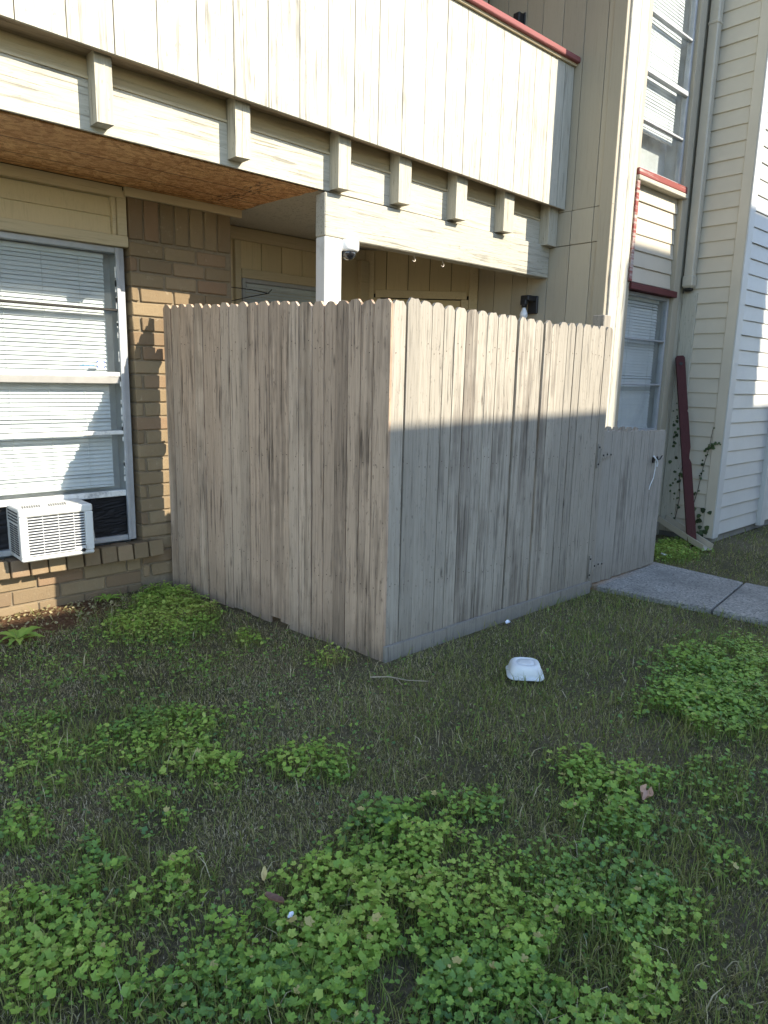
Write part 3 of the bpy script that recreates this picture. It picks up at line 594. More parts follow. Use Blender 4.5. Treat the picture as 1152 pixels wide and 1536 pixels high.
b = MB(); b.lathe((ax1 - .068, ay - .001, az0 + .03), [(.012, -.004), (.012, .003), (.009, .005)], 14, (0, -1, 0)); part('drain_plug', b, 'black', AC)
b = MB()
n = 9
for (xa, xb_, z0, z1) in ((ax1 + .002, ax1 + .085, .40, .505), (ax1 + .002, ax1 + .055, .51, .675)):
    pts = [(xa + (xb_ - xa) * i / n, 4.60 + (.010 if i % 2 else 0), z0) for i in range(n + 1)]
    top = [(p_[0] + (.012 if z1 > .6 else -.006) * (i / n), p_[1], z1 - .004 * i) for i, p_ in enumerate(pts)]
    b.add(pts + top, [(i, i + 1, n + 2 + i, n + 1 + i) for i in range(n)])
part('accordion_panel', b, 'ac', AC)
# wrinkled black plastic sheeting closing the gap
def sheet(x0, x1, z0, z1, y, nx, nz, amp):
    b = MB(); V = []
    for j in range(nz + 1):
        for i in range(nx + 1): V.append((x0 + (x1 - x0) * i / nx, y + R_(-amp, amp), z0 + (z1 - z0) * j / nz))
    b.add(V, [(j * (nx + 1) + i, j * (nx + 1) + i + 1, (j + 1) * (nx + 1) + i + 1, (j + 1) * (nx + 1) + i) for j in range(nz) for i in range(nx)])
    b.add([(x, yy + .02, z) for x, yy, z in V], []); return b
single('plastic_sheet', sheet(1.50, 1.866, .402, .673, 4.665, 10, 28, .003), 'black', 'black plastic sheeting stuffed beside the air conditioner', 'plastic sheet', (1.68, 4.665, .40))
single('plastic_sheet', sheet(-.31, 1.12, .402, .673, 4.672, 20, 18, .003), 'black', 'black plastic sheeting behind the left edge of the air conditioner', 'plastic sheet', (.6, 4.672, .40))
b = MB(); b.box(1.575, 1.60, 4.588, 4.598, .50, .68, .002, 0, Matrix.Rotation(.28, 3, 'Y')); single('black_strip', b, 'black', 'short black strip leaning on the accordion panel', 'strip', (1.58, 4.593, .5))

# window stickers
def text_mesh(txt, size, mat, name):
    c = bpy.data.curves.new(name, 'FONT'); c.body = txt; c.size = size; c.extrude = .0002; c.align_x = 'CENTER'; c.align_y = 'CENTER'
    tmp = bpy.data.objects.new('tmp', c); COL.objects.link(tmp); dg = bpy.context.evaluated_depsgraph_get(); me = bpy.data.meshes.new_from_object(tmp.evaluated_get(dg)); bpy.data.objects.remove(tmp)
    me.materials.clear(); me.materials.append(MT[mat]); return me
ST = thing('window_sticker', 'small security decal with blue emblem low in the sunlit pane', 'sticker', (1.68, 4.655, 1.545))
b = MB(); b.box(1.702, 1.756, 4.6545, 4.6553, 1.526, 1.568, .0); part('emblem', b, 'ink_blue', ST)
b = MB(); b.add([(1.729 + .026 * math.cos(a), 4.6540, 1.547 + .0225 * math.sin(a)) for a in [math.pi / 8 + math.pi / 4 * k for k in range(8)]], [tuple(range(8))]); part('emblem_field', b, 'sticker', ST)
o = bpy.data.objects.new('lettering', text_mesh('ADT', .021, 'ink_blue', 'lettering')); link(o, ST); o.location = Vector((1.729, 4.6535, 1.547)) - WL[ST.name]; o.rotation_euler = (math.pi / 2, 0, 0)
b = MB()
for k in range(9): b.box(1.595 + k * .0105, 1.602 + k * .0105, 4.6545, 4.6553, 1.536, 1.5405 + (k % 3) * .002)
part('print', b, 'ink_teal', ST)
b = MB(); b.box(5.745, 5.785, 3.2475, 3.2485, 1.10, 1.175); single('window_sticker', b, 'ink_blue', 'small dark blue decal in the corner of the shaded lower window', 'sticker', (5.765, 3.248, 1.1))

# ------------------------------------------------------------------ small fixtures
CA = thing('security_camera', 'white dome security camera under the patio beam beside the post', 'camera', (3.02, 3.71, 2.3))
b = MB(); b.lathe((3.018, 3.712, 2.372), [(.066, 0), (.07, -.008), (.07, -.052), (.062, -.064), (.05, -.068)], 28); part('housing', b, 'cam_white', CA, True)
b = MB(); b.lathe((3.018, 3.712, 2.306), [(.052, 0), (.05, -.016), (.042, -.034), (.026, -.047), (.008, -.053), (.001, -.053)], 28); part('dome', b, 'dome', CA, True)
b = MB(); b.lathe((2.995, 3.655, 2.285), [(.016, 0), (.016, .012), (.008, .014)], 14, (-.4, -1, -.5)); part('lens', b, 'black', CA, True)
b = MB(); b.box(2.9445, 2.951, 3.69, 3.75, 2.30, 2.37, .002); part('mount', b, 'cam_white', CA)
for x, w_ in ((3.64, 'left'), (3.94, 'right')):
    b = MB(); pts = [(x, 3.735, 2.374), (x, 3.735, 2.35)] + [(x + .013 * math.sin(a), 3.735, 2.337 + .013 * math.cos(a)) for a in [k * .55 for k in range(0, 9)]]; b.tube(pts, .0028, 6); b.lathe((x, 3.735, 2.367), [(.007, 0), (.007, -.004)], 10)
    single('ceiling_hook', b, 'brass', 'small screw hook under the patio beam, nearer the ' + ('post' if w_ == 'left' else 'wall lamp'), 'hook', (x, 3.735, 2.372), 'hooks under the patio beam', True)
LA = thing('wall_lamp', 'black wall lamp with a bare white bulb on the beige wall above the fence', 'lamp', (5.2, 3.85, 2.1))
b = MB(); b.box(5.175, 5.199, 3.765, 3.865, 2.085, 2.235, .006); part('back_plate', b, 'lamp_black', LA)
b = MB(); b.box(5.06, 5.175, 3.775, 3.86, 2.185, 2.232, .006); b.box(5.045, 5.085, 3.79, 3.85, 2.15, 2.195, .006); part('arm', b, 'lamp_black', LA)
b = MB(); b.lathe((5.07, 3.82, 2.165), [(.024, 0), (.024, -.035)], 16); part('socket', b, 'lamp_black', LA, True)
b = MB(); b.lathe((5.07, 3.82, 2.13), [(.014, 0), (.018, -.015), (.031, -.045), (.034, -.065), (.028, -.087), (.012, -.099), (.001, -.1)], 20); part('bulb', b, 'bulb', LA, True)
UL = thing('wall_lamp', 'small black box lamp on the upstairs wall above the red cap rail', 'lamp', (5.2, 4.11, 4.4))
b = MB(); b.box(5.12, 5.187, 4.085, 4.15, 4.41, 4.53, .006); part('shade', b, 'lamp_black', UL)
b = MB(); b.box(5.187, 5.199, 4.075, 4.16, 4.40, 4.54, .003); part('back_plate', b, 'lamp_black', UL)
b = MB(); b.tube([(2.76, 4.80, 2.145), (2.95, 4.79, 2.142), (3.09, 4.78, 2.128), (3.10, 4.78, 2.13)], .0035, 6); b.tube([(2.76, 4.80, 2.04), (2.92, 4.79, 2.085), (3.09, 4.78, 2.128), (3.125, 4.78, 2.16)], .0035, 6); b.tube([(2.762, 4.80, 2.03), (2.762, 4.80, 2.155)], .004, 6); b.box(2.675, 2.76, 4.785, 4.815, 2.03, 2.16, .003)
single('wire_bracket', b, 'wire', 'thin black wire bracket sticking out past the brick pier', 'bracket', (2.76, 4.8, 2.05))
for y, z0, z1, nm in ((4.79, 2.0, 2.16, 'x'),): pass

# leaning red board + trough
def beam_between(p0, p1, wdir, w_, th, notch=True):
    p0, p1 = Vector(p0), Vector(p1); d = (p1 - p0); L = d.length; d.normalize(); wd = Vector(wdir); wd = (wd - d * wd.dot(d)).normalized(); nn = d.cross(wd)
    prof = [(-w_ / 2, 0), (w_ / 2, 0)]
    if notch: prof += [(w_ / 2, L * .44), (w_ / 2 - .018, L * .465), (w_ / 2 - .012, L * .49), (w_ / 2, L * .52), (w_ / 2, L * .70), (w_ / 2 - .008, L * .71), (w_ / 2, L * .72)]
    prof += [(w_ / 2, L - .02), (w_ / 2 - .015, L), (-w_ / 2 + .01, L), (-w_ / 2, L - .015)]
    b = MB(); b.prism([p0 + wd * a + d * s - nn * th / 2 for a, s in prof], nn * th); return b, p0, d, wd, nn, L
b, p0, d, wd, nn, L = beam_between((6.42, 2.735, -.01), (6.665, 3.155, 1.775), (.6, -.75, 0), .08, .035)
RB = thing('leaning_board', 'dark red painted board leaning against the siding wing behind the gate', 'board', (6.42, 2.735, 0)); part('plank', b, 'red_z', RB)
b2 = MB(); b2.lathe(p0 + d * (L - .08) + nn * .021 if nn.dot(Vector((0, 0, 1.5)) - p0) > 0 else p0 + d * (L - .08) - nn * .021, [(.016, 0), (.016, .004), (.005, .005)], 12, nn if nn.dot(-p0) > 0 else -nn); part('bolt_hole', b2, 'wire', RB)
q0, q1 = Vector((6.37, 2.58, .02)), Vector((6.64, 3.17, .17)); d = (q1 - q0).normalized(); sd_ = d.cross(Vector((0, 0, 1))).normalized(); up = sd_.cross(d)
b = MB(); pr = [(-.06, .06), (-.055, .06), (-.05, .006), (.05, .006), (.055, .06), (.06, .06), (.055, 0), (-.055, 0)]
b.prism([q0 + sd_ * a + up * c for a, c in pr], q1 - q0); single('gutter_trough', b, 'spout', 'short pale gutter trough lying below the downspout behind the red board', 'gutter', (6.37, 2.58, .02))

# vines on the wing
def vine(label, paths, leaves, loc):
    T = thing('wall_vine', label, 'vine', loc)
    for p_ in paths: b = MB(); b.tube(p_, .004, 5, .0018); part('stem', b, 'vine_stem', T)
    for p_ in paths:
        for _ in range(22):
            i_ = random.randrange(len(p_) - 1); c_ = Vector(p_[i_]).lerp(Vector(p_[i_ + 1]), random.random()); leaves.append(((c_.x - .012, c_.y + R_(-.025, .025), c_.z + R_(-.02, .02)), R_(.012, .034)))
    V, F, t_ = [], [], []
    for (c, sz) in leaves:
        c = Vector(c); a = R_(0, 6.28); nrm = Vector((-1, R_(-.5, .3), R_(-.3, .6))).normalized(); u = nrm.orthogonal().normalized(); q = nrm.cross(u); u, q = u * math.cos(a) + q * math.sin(a), q * math.cos(a) - u * math.sin(a)
        i = len(V); V += [tuple(c + u * x * sz + q * y * sz + nrm * z * sz) for x, y, z in ((0, 0, .1), (.5, -.1, .0), (.35, .35, .05), (0, .62, 0), (-.35, .35, .05), (-.5, -.1, 0), (0, -.3, 0))]
        F += [(i, i + 1 + k, i + 1 + (k + 1) % 6) for k in range(6)]; t_ += [R_(0, 1)] * 7
    o = stuff_mesh('leaves', V, F, t_, 'weed_dark', parent=T, off=loc); o.location = (0, 0, 0); o['kind'] = 'stuff'
X0 = 6.742
s1 = [(X0, 3.12, .1), (X0, 3.10, .3), (X0, 3.13, .5), (X0, 3.115, .7), (X0, 3.15, .95), (X0, 3.17, 1.2), (X0, 3.165, 1.5)]; s1b = [(X0, 3.08, .12), (X0, 3.05, .4), (X0, 3.07, .6), (X0, 3.04, .85), (X0, 3.08, 1.05)]
vine('leafy dark vine climbing the siding between the gate and the red board', [s1, s1b], [((X0 - .014, 3.15 + R_(-.03, .03), z), R_(.025, .045)) for z in [.75, .8, .95, 1.0, 1.02, 1.08, 1.12, 1.15, 1.05, 1.2]], (X0, 3.12, .1))
s2 = [(X0, 2.93, .08), (X0, 2.92, .3), (X0, 2.88, .5), (X0, 2.85, .75), (X0, 2.82, .9), (X0, 2.80, 1.1)]; s2b = [(X0, 2.82, .9), (X0, 2.79, .95), (6.735, 2.72, .98)]
vine('sparse vine at the wing corner right of the red board', [s2, s2b], [((X0 - .012, 2.84 + R_(-.1, .1), R_(.05, .32)), R_(.04, .06)) for _ in range(20)] + [((X0 - .01, 2.86 + R_(-.03, .03), z), .02) for z in (.5, .62, .7, .8)], (X0, 2.9, .08))

# takeaway tray
TR = thing('foam_tray', 'upturned white foam food tray lying on the grass', 'food tray', (2.82, 1.985, .03))
def rrect(hx, hy, r, z, n=6):
    out = []
    for sx, sy, a0 in ((1, 1, 0), (-1, 1, 90), (-1, -1, 180), (1, -1, 270)):
        for k in range(n + 1): a = math.radians(a0 + 90 * k / n); out.append(Vector((sx * (hx - r) + r * math.cos(a), sy * (hy - r) + r * math.sin(a), z)))
    return out
rings = [rrect(*[q * .9 for q in r_]) for r_ in ((.101, .092, .045, .0), (.105, .096, .046, .004), (.101, .092, .045, .010), (.093, .084, .045, .012), (.091, .082, .045, .030), (.085, .076, .044, .052), (.077, .068, .042, .066), (.066, .057, .038, .073), (.056, .047, .033, .0745), (.051, .042, .03, .068), (.048, .039, .029, .068), (.043, .034, .026, .073), (.02, .015, .012, .0735))]
RM = Matrix.Rotation(math.radians(-47), 3, 'Z') ; TL = Matrix.Rotation(.06, 3, 'X')
vs = [Vector((2.82, 1.985, .022)) + RM @ (TL @ p) + Vector((0, 0, R_(-.0012, .0012))) for r_ in rings for p in r_]; n = len(rings[0]); b = MB()
b.add(vs, [(i * n + k, i * n + (k + 1) % n, (i + 1) * n + (k + 1) % n, (i + 1) * n + k) for i in range(len(rings) - 1) for k in range(n)] + [tuple(range((len(rings) - 1) * n, len(rings) * n))]); part('tray', b, 'foam', TR, True)

# litter
def crumple(name, loc, L, W_, mat, label, cat, rz, curl=.5):
    b = MB(); n = 6; V = []
    for i in range(n + 1):
        t_ = i / n; w_ = W_ * math.sin(math.pi * (.08 + .84 * t_)) ** .8
        for s_ in (-1, -.45, 0, .45, 1): V.append((L * (t_ - .5), w_ * s_ * .5, abs(s_) ** 1.5 * W_ * curl * .6 + R_(-.003, .003) + .3 * L * (t_ - .5) ** 2))
    Rm = Matrix.Rotation(rz, 3, 'Z') @ Matrix.Rotation(R_(-.3, .3), 3, 'X'); V = [Vector(loc) + Rm @ Vector(v) for v in V]
    b.add(V, [(i * 5 + j, i * 5 + j + 1, (i + 1) * 5 + j + 1, (i + 1) * 5 + j) for i in range(n) for j in range(4)]); return single(name, b, mat, label, cat, loc, smooth=True)
crumple('dead_leaf', (2.24, 1.03, .04), .07, .05, 'dead_pink', 'crumpled pale pinkish dead leaf on the grass at the right', 'leaf', .3, .9)
crumple('dead_leaf', (.98, 1.56, .05), .06, .018, 'dead_yel', 'thin upright yellow dead leaf near the weeds', 'leaf', 1.0, .3)
crumple('dead_leaf', (.92, 1.42, .085), .062, .026, 'dead_brn', 'curled brown dead leaf on top of the front weeds', 'leaf', -1.2, .7)
crumple('paper_scrap', (.925, 1.345, .085), .024, .014, 'paper', 'tiny white scrap beside the brown leaf on the weeds', 'scrap', .4)
crumple('paper_scrap', (3.34, 2.50, .03), .06, .03, 'paper', 'small white scrap in the grass along the fence base board', 'scrap', .4)
crumple('paper_scrap', (5.78, 2.70, .04), .06, .04, 'paper', 'small white scrap in the weeds past the gate', 'scrap', 1.4)
b = MB(); b.tube([(2.16, 2.44, .03), (2.22, 2.37, .04), (2.27, 2.29, .035), (2.36, 2.22, .028)], .004, 5, .002); b.tube([(2.24, 2.34, .038), (2.22, 2.27, .03)], .002, 5); single('twig', b, 'twig', 'thin pale twig on the grass in front of the fence corner', 'twig', (2.25, 2.32, .03))

# ------------------------------------------------------------------ opposite building that throws the shade
OB = thing('apartment_building', 'flat-roofed apartment block across the lawn behind the viewer', 'building', (6, -7, 0))
zt = lambda x: 6.02 + (x - 5.9) * .025
b = MB(); b.prism([(2.2, -4.4, 0), (21, -4.4, 0), (21, -4.4, zt(21)), (2.2, -4.4, zt(2.2))], (0, -7, 0)); part('wall', b, 'opp', OB)
b = MB(); b.box(9.68, 11.10, -4.85, -4.41, 5.8, 7.91, .01); part('chimney', b, 'opp', OB)  # unseen block added on the roof, shaped to shade the lower bay window
for x in (3, 5.6, 8.2, 10.8, 13.4, 16, 18.6):
    for z in (.9, 3.7):
        f = MB(); f.box(x, x + 1.3, -4.399, -4.35, z, z + 1.4, .01); q = part('window', f, 'white_trim', OB); f = MB(); f.box(x + .07, x + 1.23, -4.349, -4.344, z + .07, z + 1.33); part('pane', f, 'ac_coil', q)

# ------------------------------------------------------------------ lawn: grass blades, broad weeds, creeping clover
PATCH = [(1.41, 1.37, 0.18, -0.15, -0.1, -0.1, 0.9), (1.31, 1.06, 0.36, -0.31, -0.2, -0.17, 1.0), (1.03, 1.03, 0.31, -0.27, -0.08, -0.08, 1.0), (1.73, 0.9, 0.2, -0.17, -0.15, -0.09, 0.7), (1.39, 0.79, 0.2, -0.17, -0.12, -0.08, 0.9), (1.11, 1.46, 0.09, -0.08, -0.05, -0.07, 0.9), (0.88, 1.34, 0.15, -0.13, -0.07, -0.11, 0.95), (0.66, 1.35, 0.18, -0.16, -0.04, -0.08, 0.9), (0.43, 1.82, 0.11, -0.09, -0.04, -0.15, 0.9), (0.35, 1.66, 0.07, -0.06, -0.03, -0.1, 0.7), (0.65, 1.82, 0.15, -0.13, -0.04, -0.11, 0.8), (0.49, 1.62, 0.08, -0.07, -0.03, -0.09, 0.7), (0.81, 1.72, 0.06, -0.05, -0.04, -0.09, 0.8), (1.49, 1.52, 0.12, -0.1, -0.06, -0.07, 0.9), (0.87, 2.79, 0.27, -0.23, -0.08, -0.22, 0.55), (1.2, 2.62, 0.15, -0.13, -0.08, -0.16, 0.7), (1.11, 2.38, 0.14, -0.12, -0.06, -0.11, 0.6), (1.17, 2.18, 0.07, -0.06, -0.06, -0.1, 0.7), (1.47, 2.02, 0.12, -0.1, -0.06, -0.08, 0.8), (1.52, 1.88, 0.04, -0.03, -0.03, -0.04, 0.8), (0.69, 2.55, 0.11, -0.09, -0.04, -0.11, 0.6), (0.87, 2.19, 0.08, -0.07, -0.04, -0.08, 0.5), (0.73, 2.01, 0.07, -0.06, -0.03, -0.08, 0.6), (0.51, 2.3, 0.08, -0.07, -0.03, -0.11, 0.6), (0.65, 2.03, 0.06, -0.05, -0.02, -0.06, 0.5), (0.9, 1.99, 0.03, -0.03, -0.02, -0.04, 0.7), (1.91, 4.06, 0.18, -0.14, -0.21, -0.44, 1.3), (1.57, 3.93, 0.12, -0.1, -0.09, -0.22, 0.8), (1.98, 3.32, 0.07, -0.06, -0.07, -0.11, 0.6), (2.14, 2.77, 0.07, -0.06, -0.05, -0.06, 0.7), (1.3, 3.29, 0.57, -0.46, -0.2, -0.48, 0.15), (3.71, 1.33, 0.26, -0.21, -0.41, -0.17, 1.0), (3.2, 1.25, 0.2, -0.17, -0.28, -0.12, 0.9), (3.26, 1.03, 0.12, -0.1, -0.21, -0.08, 0.7), (2.88, 1.19, 0.09, -0.08, -0.15, -0.07, 0.6), (2.28, 1.31, 0.08, -0.07, -0.09, -0.06, 0.9), (2.33, 1.12, 0.14, -0.12, -0.07, -0.04, 0.8), (2.18, 1.16, 0.11, -0.1, -0.08, -0.05, 0.5), (2.07, 1.0, 0.08, -0.07, -0.11, -0.06, 0.9), (2.59, 0.9, 0.14, -0.12, -0.18, -0.08, 0.35), (2.0, 1.13, 0.05, -0.05, -0.05, -0.03, 0.6), (2.16, 0.77, 0.14, -0.11, -0.17, -0.07, 0.4), (1.76, 1.39, 0.07, -0.06, -0.07, -0.06, 0.6), (1.66, 1.49, 0.05, -0.05, -0.04, -0.04, 0.6), (1.76, 0.71, 0.09, -0.07, -0.1, -0.05, 0.5), (6.09, 2.76, 0.2, -0.15, -0.35, -0.17, 0.9), (1.2, .55, .3, -.25, -.15, -.1, .8), (.2, 1.25, .25, -.2, -.1, -.15, .7), (2.5, .45, .3, -.25, -.15, -.1, .5)]
def vnoise(x, y, f, seed):      # smooth value noise in 0..1
    r = np.random.default_rng(seed); T = r.random((64, 64)); X, Y = x * f + 100.3, y * f + 50.7
    xi, yi = np.floor(X).astype(int), np.floor(Y).astype(int); u, v = X - xi, Y - yi; u, v = u * u * (3 - 2 * u), v * v * (3 - 2 * v)
    g_ = lambda a, b: T[a % 64, b % 64]
    return (g_(xi, yi) * (1 - u) + g_(xi + 1, yi) * u) * (1 - v) + (g_(xi, yi + 1) * (1 - u) + g_(xi + 1, yi + 1) * u) * v
def allowed(x, y, m=0.0):
    ok = y < 4.58 - m
    fx = 2.386 - .148 * (y - 2.603)                                   # left fence line
    ok &= ~((y > 2.572 - m) & (x > fx - .025 - m) & (x < 4.43)) & ~((y > 2.66) & (x > 4.4) & (x < 5.3)) & ~((y > 3.1) & (x > 5.2))
    wx0, wx1 = 4.46 + (2.62 - y) * .20, 5.48 + (2.62 - y) * .03       # walkway
    ok &= ~((x > wx0 - .0 + m) & (x < wx1 - .0) & (y < 2.70) & (x > 4.44)); ok &= ~((y > 2.70) & (x > 6.74)); return ok
def patchval(x, y):
    P = np.zeros_like(x)
    for cx_, cy_, ux, uy, vx, vy, d in PATCH:
        det = ux * vy - uy * vx; a = ((x - cx_) * vy - (y - cy_) * vx) / det; b = (-(x - cx_) * uy + (y - cy_) * ux) / det
        P = np.maximum(P, d * np.clip(1.35 - np.sqrt(a * a + b * b), 0, .6) / .6)
    return P
def bare(x, y):
    e = np.sqrt(((x - .9) / .8) ** 2 + ((y - 4.5) / .42) ** 2) + (vnoise(x, y, 7, 3) - .5) * .7; return e < .9
CAMP = np.array([0, 0, 1.5])
def polar(n, r0, r1, a0, a1, pw=1.0):
    r = r0 + (r1 - r0) * rng.random(n) ** pw; t_ = np.radians(a0 + (a1 - a0) * rng.random(n)); return r * np.cos(t_), r * np.sin(t_)

def grass(n):
    x, y = polar(n, .7, 5.6, -2, 100, 1.15); x2, y2 = polar(n // 6, 5.0, 11, 8, 34); x, y = np.r_[x, x2], np.r_[y, y2]
    ok = allowed(x, y) & ~(bare(x, y) & (rng.random(len(x)) < .93)); x, y = x[ok], y[ok]; n = len(x); r = np.hypot(x, y)
    pv = patchval(x, y); lush = vnoise(x, y, 1.6, 5); mid = vnoise(x, y, 5.5, 6)
    thin = (mid < .30) & (rng.random(n) < .55); k = ~thin; x, y, pv, lush, mid, r = x[k], y[k], pv[k], lush[k], mid[k], r[k]; n = len(x)
    near_r = np.clip((x * .66 - y * .55 + .25), 0, 1)               # lusher toward the right
    long_ = (rng.random(n) < .03 + .26 * (pv > .2) * lush + .06 * near_r)
    L = rng.uniform(.010, .029, n) * (.75 + .5 * lush); L = np.where(long_, rng.uniform(.045, .105, n), L)
    wd = rng.uniform(.0007, .0015, n) * (1 + .12 * np.clip(r - 2, 0, 6)) * np.where(long_, 1.5, 1)
    az = rng.uniform(0, 2 * np.pi, n); lean = np.abs(rng.normal(1.1, .5, n)); lean = np.where(rng.random(n) < .25, rng.uniform(1.3, 1.75, n), lean); lean = np.where(long_, lean * .75, lean)
    tint = np.clip(.56 - .30 * (lush - .4) - .25 * near_r * .6 + rng.normal(0, .2, n) + .25 * (mid - .5) - .22 * (pv > .15), 0, 1); tint = np.where(rng.random(n) < .14, rng.uniform(.72, 1, n), tint); tint = np.where(long_ & (rng.random(n) < .8), rng.uniform(.0, .45, n), tint)
    dx, dy = np.cos(az), np.sin(az); h1, o1 = L * .55 * np.cos(lean * .5), L * .55 * np.sin(lean * .5); h2, o2 = h1 + L * .45 * np.cos(lean * 1.25), o1 + L * .45 * np.sin(lean * 1.25)
    h2 = np.maximum(h2, .004); tw = rng.uniform(-1.2, 1.2, n); sx, sy = -np.sin(az + tw), np.cos(az + tw); z0 = np.full(n, -.003)
    P = np.stack([np.stack([x - sx * wd, y - sy * wd, z0], 1), np.stack([x + sx * wd, y + sy * wd, z0], 1), np.stack([x + dx * o1 + sx * wd * .8, y + dy * o1 + sy * wd * .8, h1], 1), np.stack([x + dx * o1 - sx * wd * .8, y + dy * o1 - sy * wd * .8, h1], 1), np.stack([x + dx * o2, y + dy * o2, h2], 1)], 1)
    b = np.arange(n)[:, None] * 5; F = np.concatenate([b + [0, 1, 2], b + [0, 2, 3], b + [3, 2, 4]], 1).reshape(-1, 3)
    o = stuff_mesh('grass', P.reshape(-1, 3), F, np.repeat(tint, 5), 'grass', 'short patchy half-dry lawn grass in front of the fence', 'grass'); o['kind'] = 'stuff'
grass(420000)

def leaves(x, y, z, sz, tilt, tint, nr, lobes, depth, stems=True, cup=.22):
    n = len(x); ph = np.linspace(0, 2 * np.pi, nr, endpoint=False) + np.pi / nr
    rr = (1 - depth) + depth * np.abs(np.cos(lobes / 2 * ph)) ** .5; rr = rr * (1 + .05 * np.where(np.arange(nr) % 2, 1, -1)); rr[np.abs(ph - np.pi) < 2.2 * np.pi / nr] *= .55
    a = rng.uniform(0, 2 * np.pi, n); ca, sa = np.cos(a), np.sin(a)
    lx = np.concatenate([np.zeros((n, 1)), np.tile(rr * np.cos(ph), (n, 1))], 1) * sz[:, None]; ly = np.concatenate([np.zeros((n, 1)), np.tile(rr * np.sin(ph), (n, 1))], 1) * sz[:, None]
    lz = np.concatenate([np.full((n, 1), -cup), np.tile(.07 * np.cos(5 * ph), (n, 1))], 1) * sz[:, None] + rng.normal(0, .05, (n, nr + 1)) * sz[:, None]
    tx, ty = tilt * np.cos(a * 7.1), tilt * np.sin(a * 7.1)
    X = lx * ca[:, None] - ly * sa[:, None]; Y = lx * sa[:, None] + ly * ca[:, None]; Z = lz + X * tx[:, None] + Y * ty[:, None]
    P = np.stack([X + x[:, None], Y + y[:, None], Z + z[:, None]], 2).reshape(-1, 3); b = np.arange(n)[:, None] * (nr + 1); F = []
    for k in range(nr): F.append(b + [0, 1 + k, 1 + (k + 1) % nr])
    F = np.concatenate(F, 1).reshape(-1, 3); T = np.repeat(tint, nr + 1)
    if stems:
        s0 = rng.normal(0, .012, (n, 2)); wv = .0011; c0 = np.stack([x + s0[:, 0], y + s0[:, 1], np.zeros(n) - .003], 1); c1 = np.stack([x, y, z - cup * sz], 1); q = np.zeros((n, 3)); q[:, 0] = wv; q2 = np.zeros((n, 3)); q2[:, 1] = wv
        S = np.stack([c0 - q, c0 + q, c1, c0 - q2, c0 + q2, c1], 1).reshape(-1, 3); bb = np.arange(n)[:, None] * 6 + len(P); F = np.concatenate([F, np.concatenate([bb + [0, 1, 2], bb + [3, 4, 5]], 1).reshape(-1, 3)]); P = np.concatenate([P, S]); T = np.r_[T, np.repeat(np.clip(tint + .15, 0, 1), 6)]
    return P, F, T
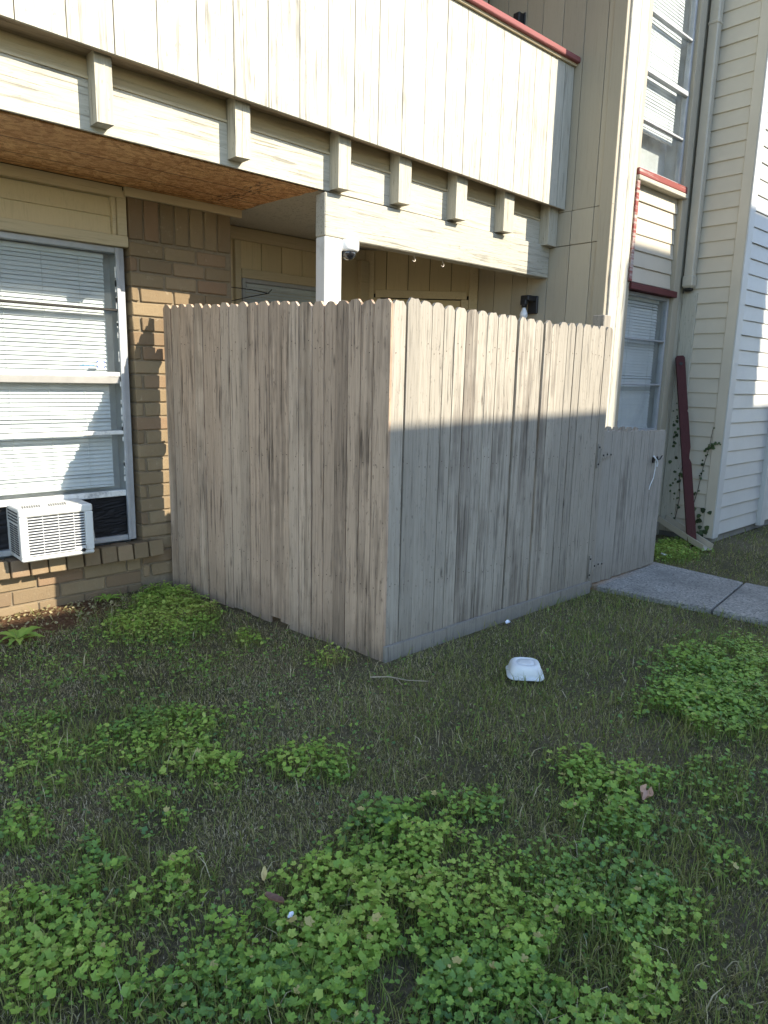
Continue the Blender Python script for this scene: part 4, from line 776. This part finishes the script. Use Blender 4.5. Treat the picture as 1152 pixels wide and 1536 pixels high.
def weeds():
    xs_, ys_, zs_, ss_, tt_, hh_ = [], [], [], [], [], []
    for cx_, cy_, ux, uy, vx, vy, d in PATCH:
        ar = abs(ux * vy - uy * vx) * math.pi; n = int(ar * d * 17000) + 10
        q = np.sqrt(rng.random(n)) * 1.5; t_ = rng.uniform(0, 2 * np.pi, n); a, b = q * np.cos(t_), q * np.sin(t_)
        x, y = cx_ + a * ux + b * vx, cy_ + a * uy + b * vy; cl = vnoise(x, y, 9, 21); k = (rng.random(n) < .08 + .95 * np.clip(1.3 - q, 0, .8)) & (cl > .24 + .25 * (1 - min(d, 1))); x, y, q = x[k], y[k], q[k]; n = len(x)
        hmax = (.025 + .06 * min(d, 1.1)) * (1.0 - .33 * np.minimum(q, 1.3) ** 2); z = hmax * rng.uniform(.15, 1, n) ** .7 * (.15 + .9 * vnoise(x, y, 11, 22) + .6 * vnoise(x, y, 4, 24)) + .012
        far = math.hypot(cx_, cy_) > 3.4; s = .0045 + .0088 * rng.random(n) ** 1.4 * (.6 + .7 * vnoise(x, y, 4, 27)) * (1.0 if d > .5 else .8)
        xs_.append(x); ys_.append(y); zs_.append(z); ss_.append(s); tt_.append(np.clip(.12 + .62 * vnoise(x, y, 2.6, 23) + .22 * z / .1 + rng.normal(0, .17, n) + (.3 if cy_ > 2.7 and cx_ > 1.8 and cx_ < 2.3 else 0), 0, 1))
    x, y, z, s, t_ = (np.concatenate(v) for v in (xs_, ys_, zs_, ss_, tt_)); k = allowed(x, y, .02); x, y, z, s, t_ = x[k], y[k], z[k], s[k], t_[k]
    t_ = np.where(rng.random(len(x)) < .015, 1.0, np.minimum(t_, .93))
    P, F, T = leaves(x, y, z, s, np.abs(rng.normal(.25, .28, len(x))), t_, 22, 5, .36)
    o = stuff_mesh('broadleaf_weeds', P, F, T, 'clover', 'bright green lobed weeds growing in patches through the lawn', 'weeds'); o['kind'] = 'stuff'
    # creeping small-leaved clover
    x, y = polar(26000, 1.0, 5.2, 20, 98, 1.0); lf = np.exp(-((x - 1.15) / .75) ** 2 - ((y - 3.1) / .95) ** 2) + .10 + .25 * patchval(x, y)
    k = allowed(x, y, .02) & (rng.random(len(x)) < lf * (vnoise(x, y, 5, 31) > .38)) & ~bare(x, y); x, y = x[k], y[k]; n = len(x)
    P, F, T = leaves(x, y, rng.uniform(.012, .034, n), rng.uniform(.005, .0105, n), np.abs(rng.normal(.3, .3, n)), np.clip(rng.normal(.34, .2, n), 0, 1), 9, 3, .3, False)
    o = stuff_mesh('clover', P, F, T, 'clover', 'low creeping clover in the lawn left of the fence corner', 'clover'); o['kind'] = 'stuff'
weeds()

def rosette(loc, n, L, label):
    T = thing('leafy_weed', label, 'weed', loc)
    for i in range(n):
        a = 6.283 * i / n + R_(-.2, .2); l = L * R_(.7, 1.1); d = Vector((math.cos(a), math.sin(a), 0)); q = Vector((-d.y, d.x, 0)); V, F = [], []; m = 7; el = R_(.25, .6)
        for j in range(m + 1):
            t_ = j / m; w_ = l * .16 * math.sin(math.pi * min(1, .12 + .85 * t_)) * (1.15 if j % 2 else .75); c = Vector(loc) + d * l * t_ + Vector((0, 0, .01 + l * el * math.sin(t_ * 2.4) * .6)); V += [c - q * w_ + Vector((0, 0, w_ * .4)), c, c + q * w_ + Vector((0, 0, w_ * .4))]
        F = [(j * 3 + k, j * 3 + k + 1, (j + 1) * 3 + k + 1, (j + 1) * 3 + k) for j in range(m) for k in range(2)]
        o = stuff_mesh('leaf', [tuple(v) for v in V], F, [R_(.5, .9)] * len(V), 'clover', parent=T, off=loc); o.location = (0, 0, 0)
rosette((.98, 4.06, .01), 11, .15, 'dandelion-like rosette at the left edge below the brick wall')
rosette((1.62, 4.47, .01), 7, .11, 'small leafy weed against the shaded foot of the brick wall')
# dead leaf litter on the bare soil by the wall
n = 600; x = rng.uniform(.2, 1.75, n); y = 4.57 - np.abs(rng.normal(0, .2, n)); k = allowed(x, y, .01); x, y = x[k], y[k]; n = len(x)
P, F, T = leaves(x, y, rng.uniform(.006, .025, n), rng.uniform(.006, .017, n), np.abs(rng.normal(.5, .4, n)), rng.uniform(.55, 1, n), 6, 2, .5, False); T = rng.uniform(.45, .9, len(P))
o = stuff_mesh('leaf_litter', P, F, T, 'grass', 'dry leaf litter on the bare soil along the brick wall', 'leaf litter'); o['kind'] = 'stuff'
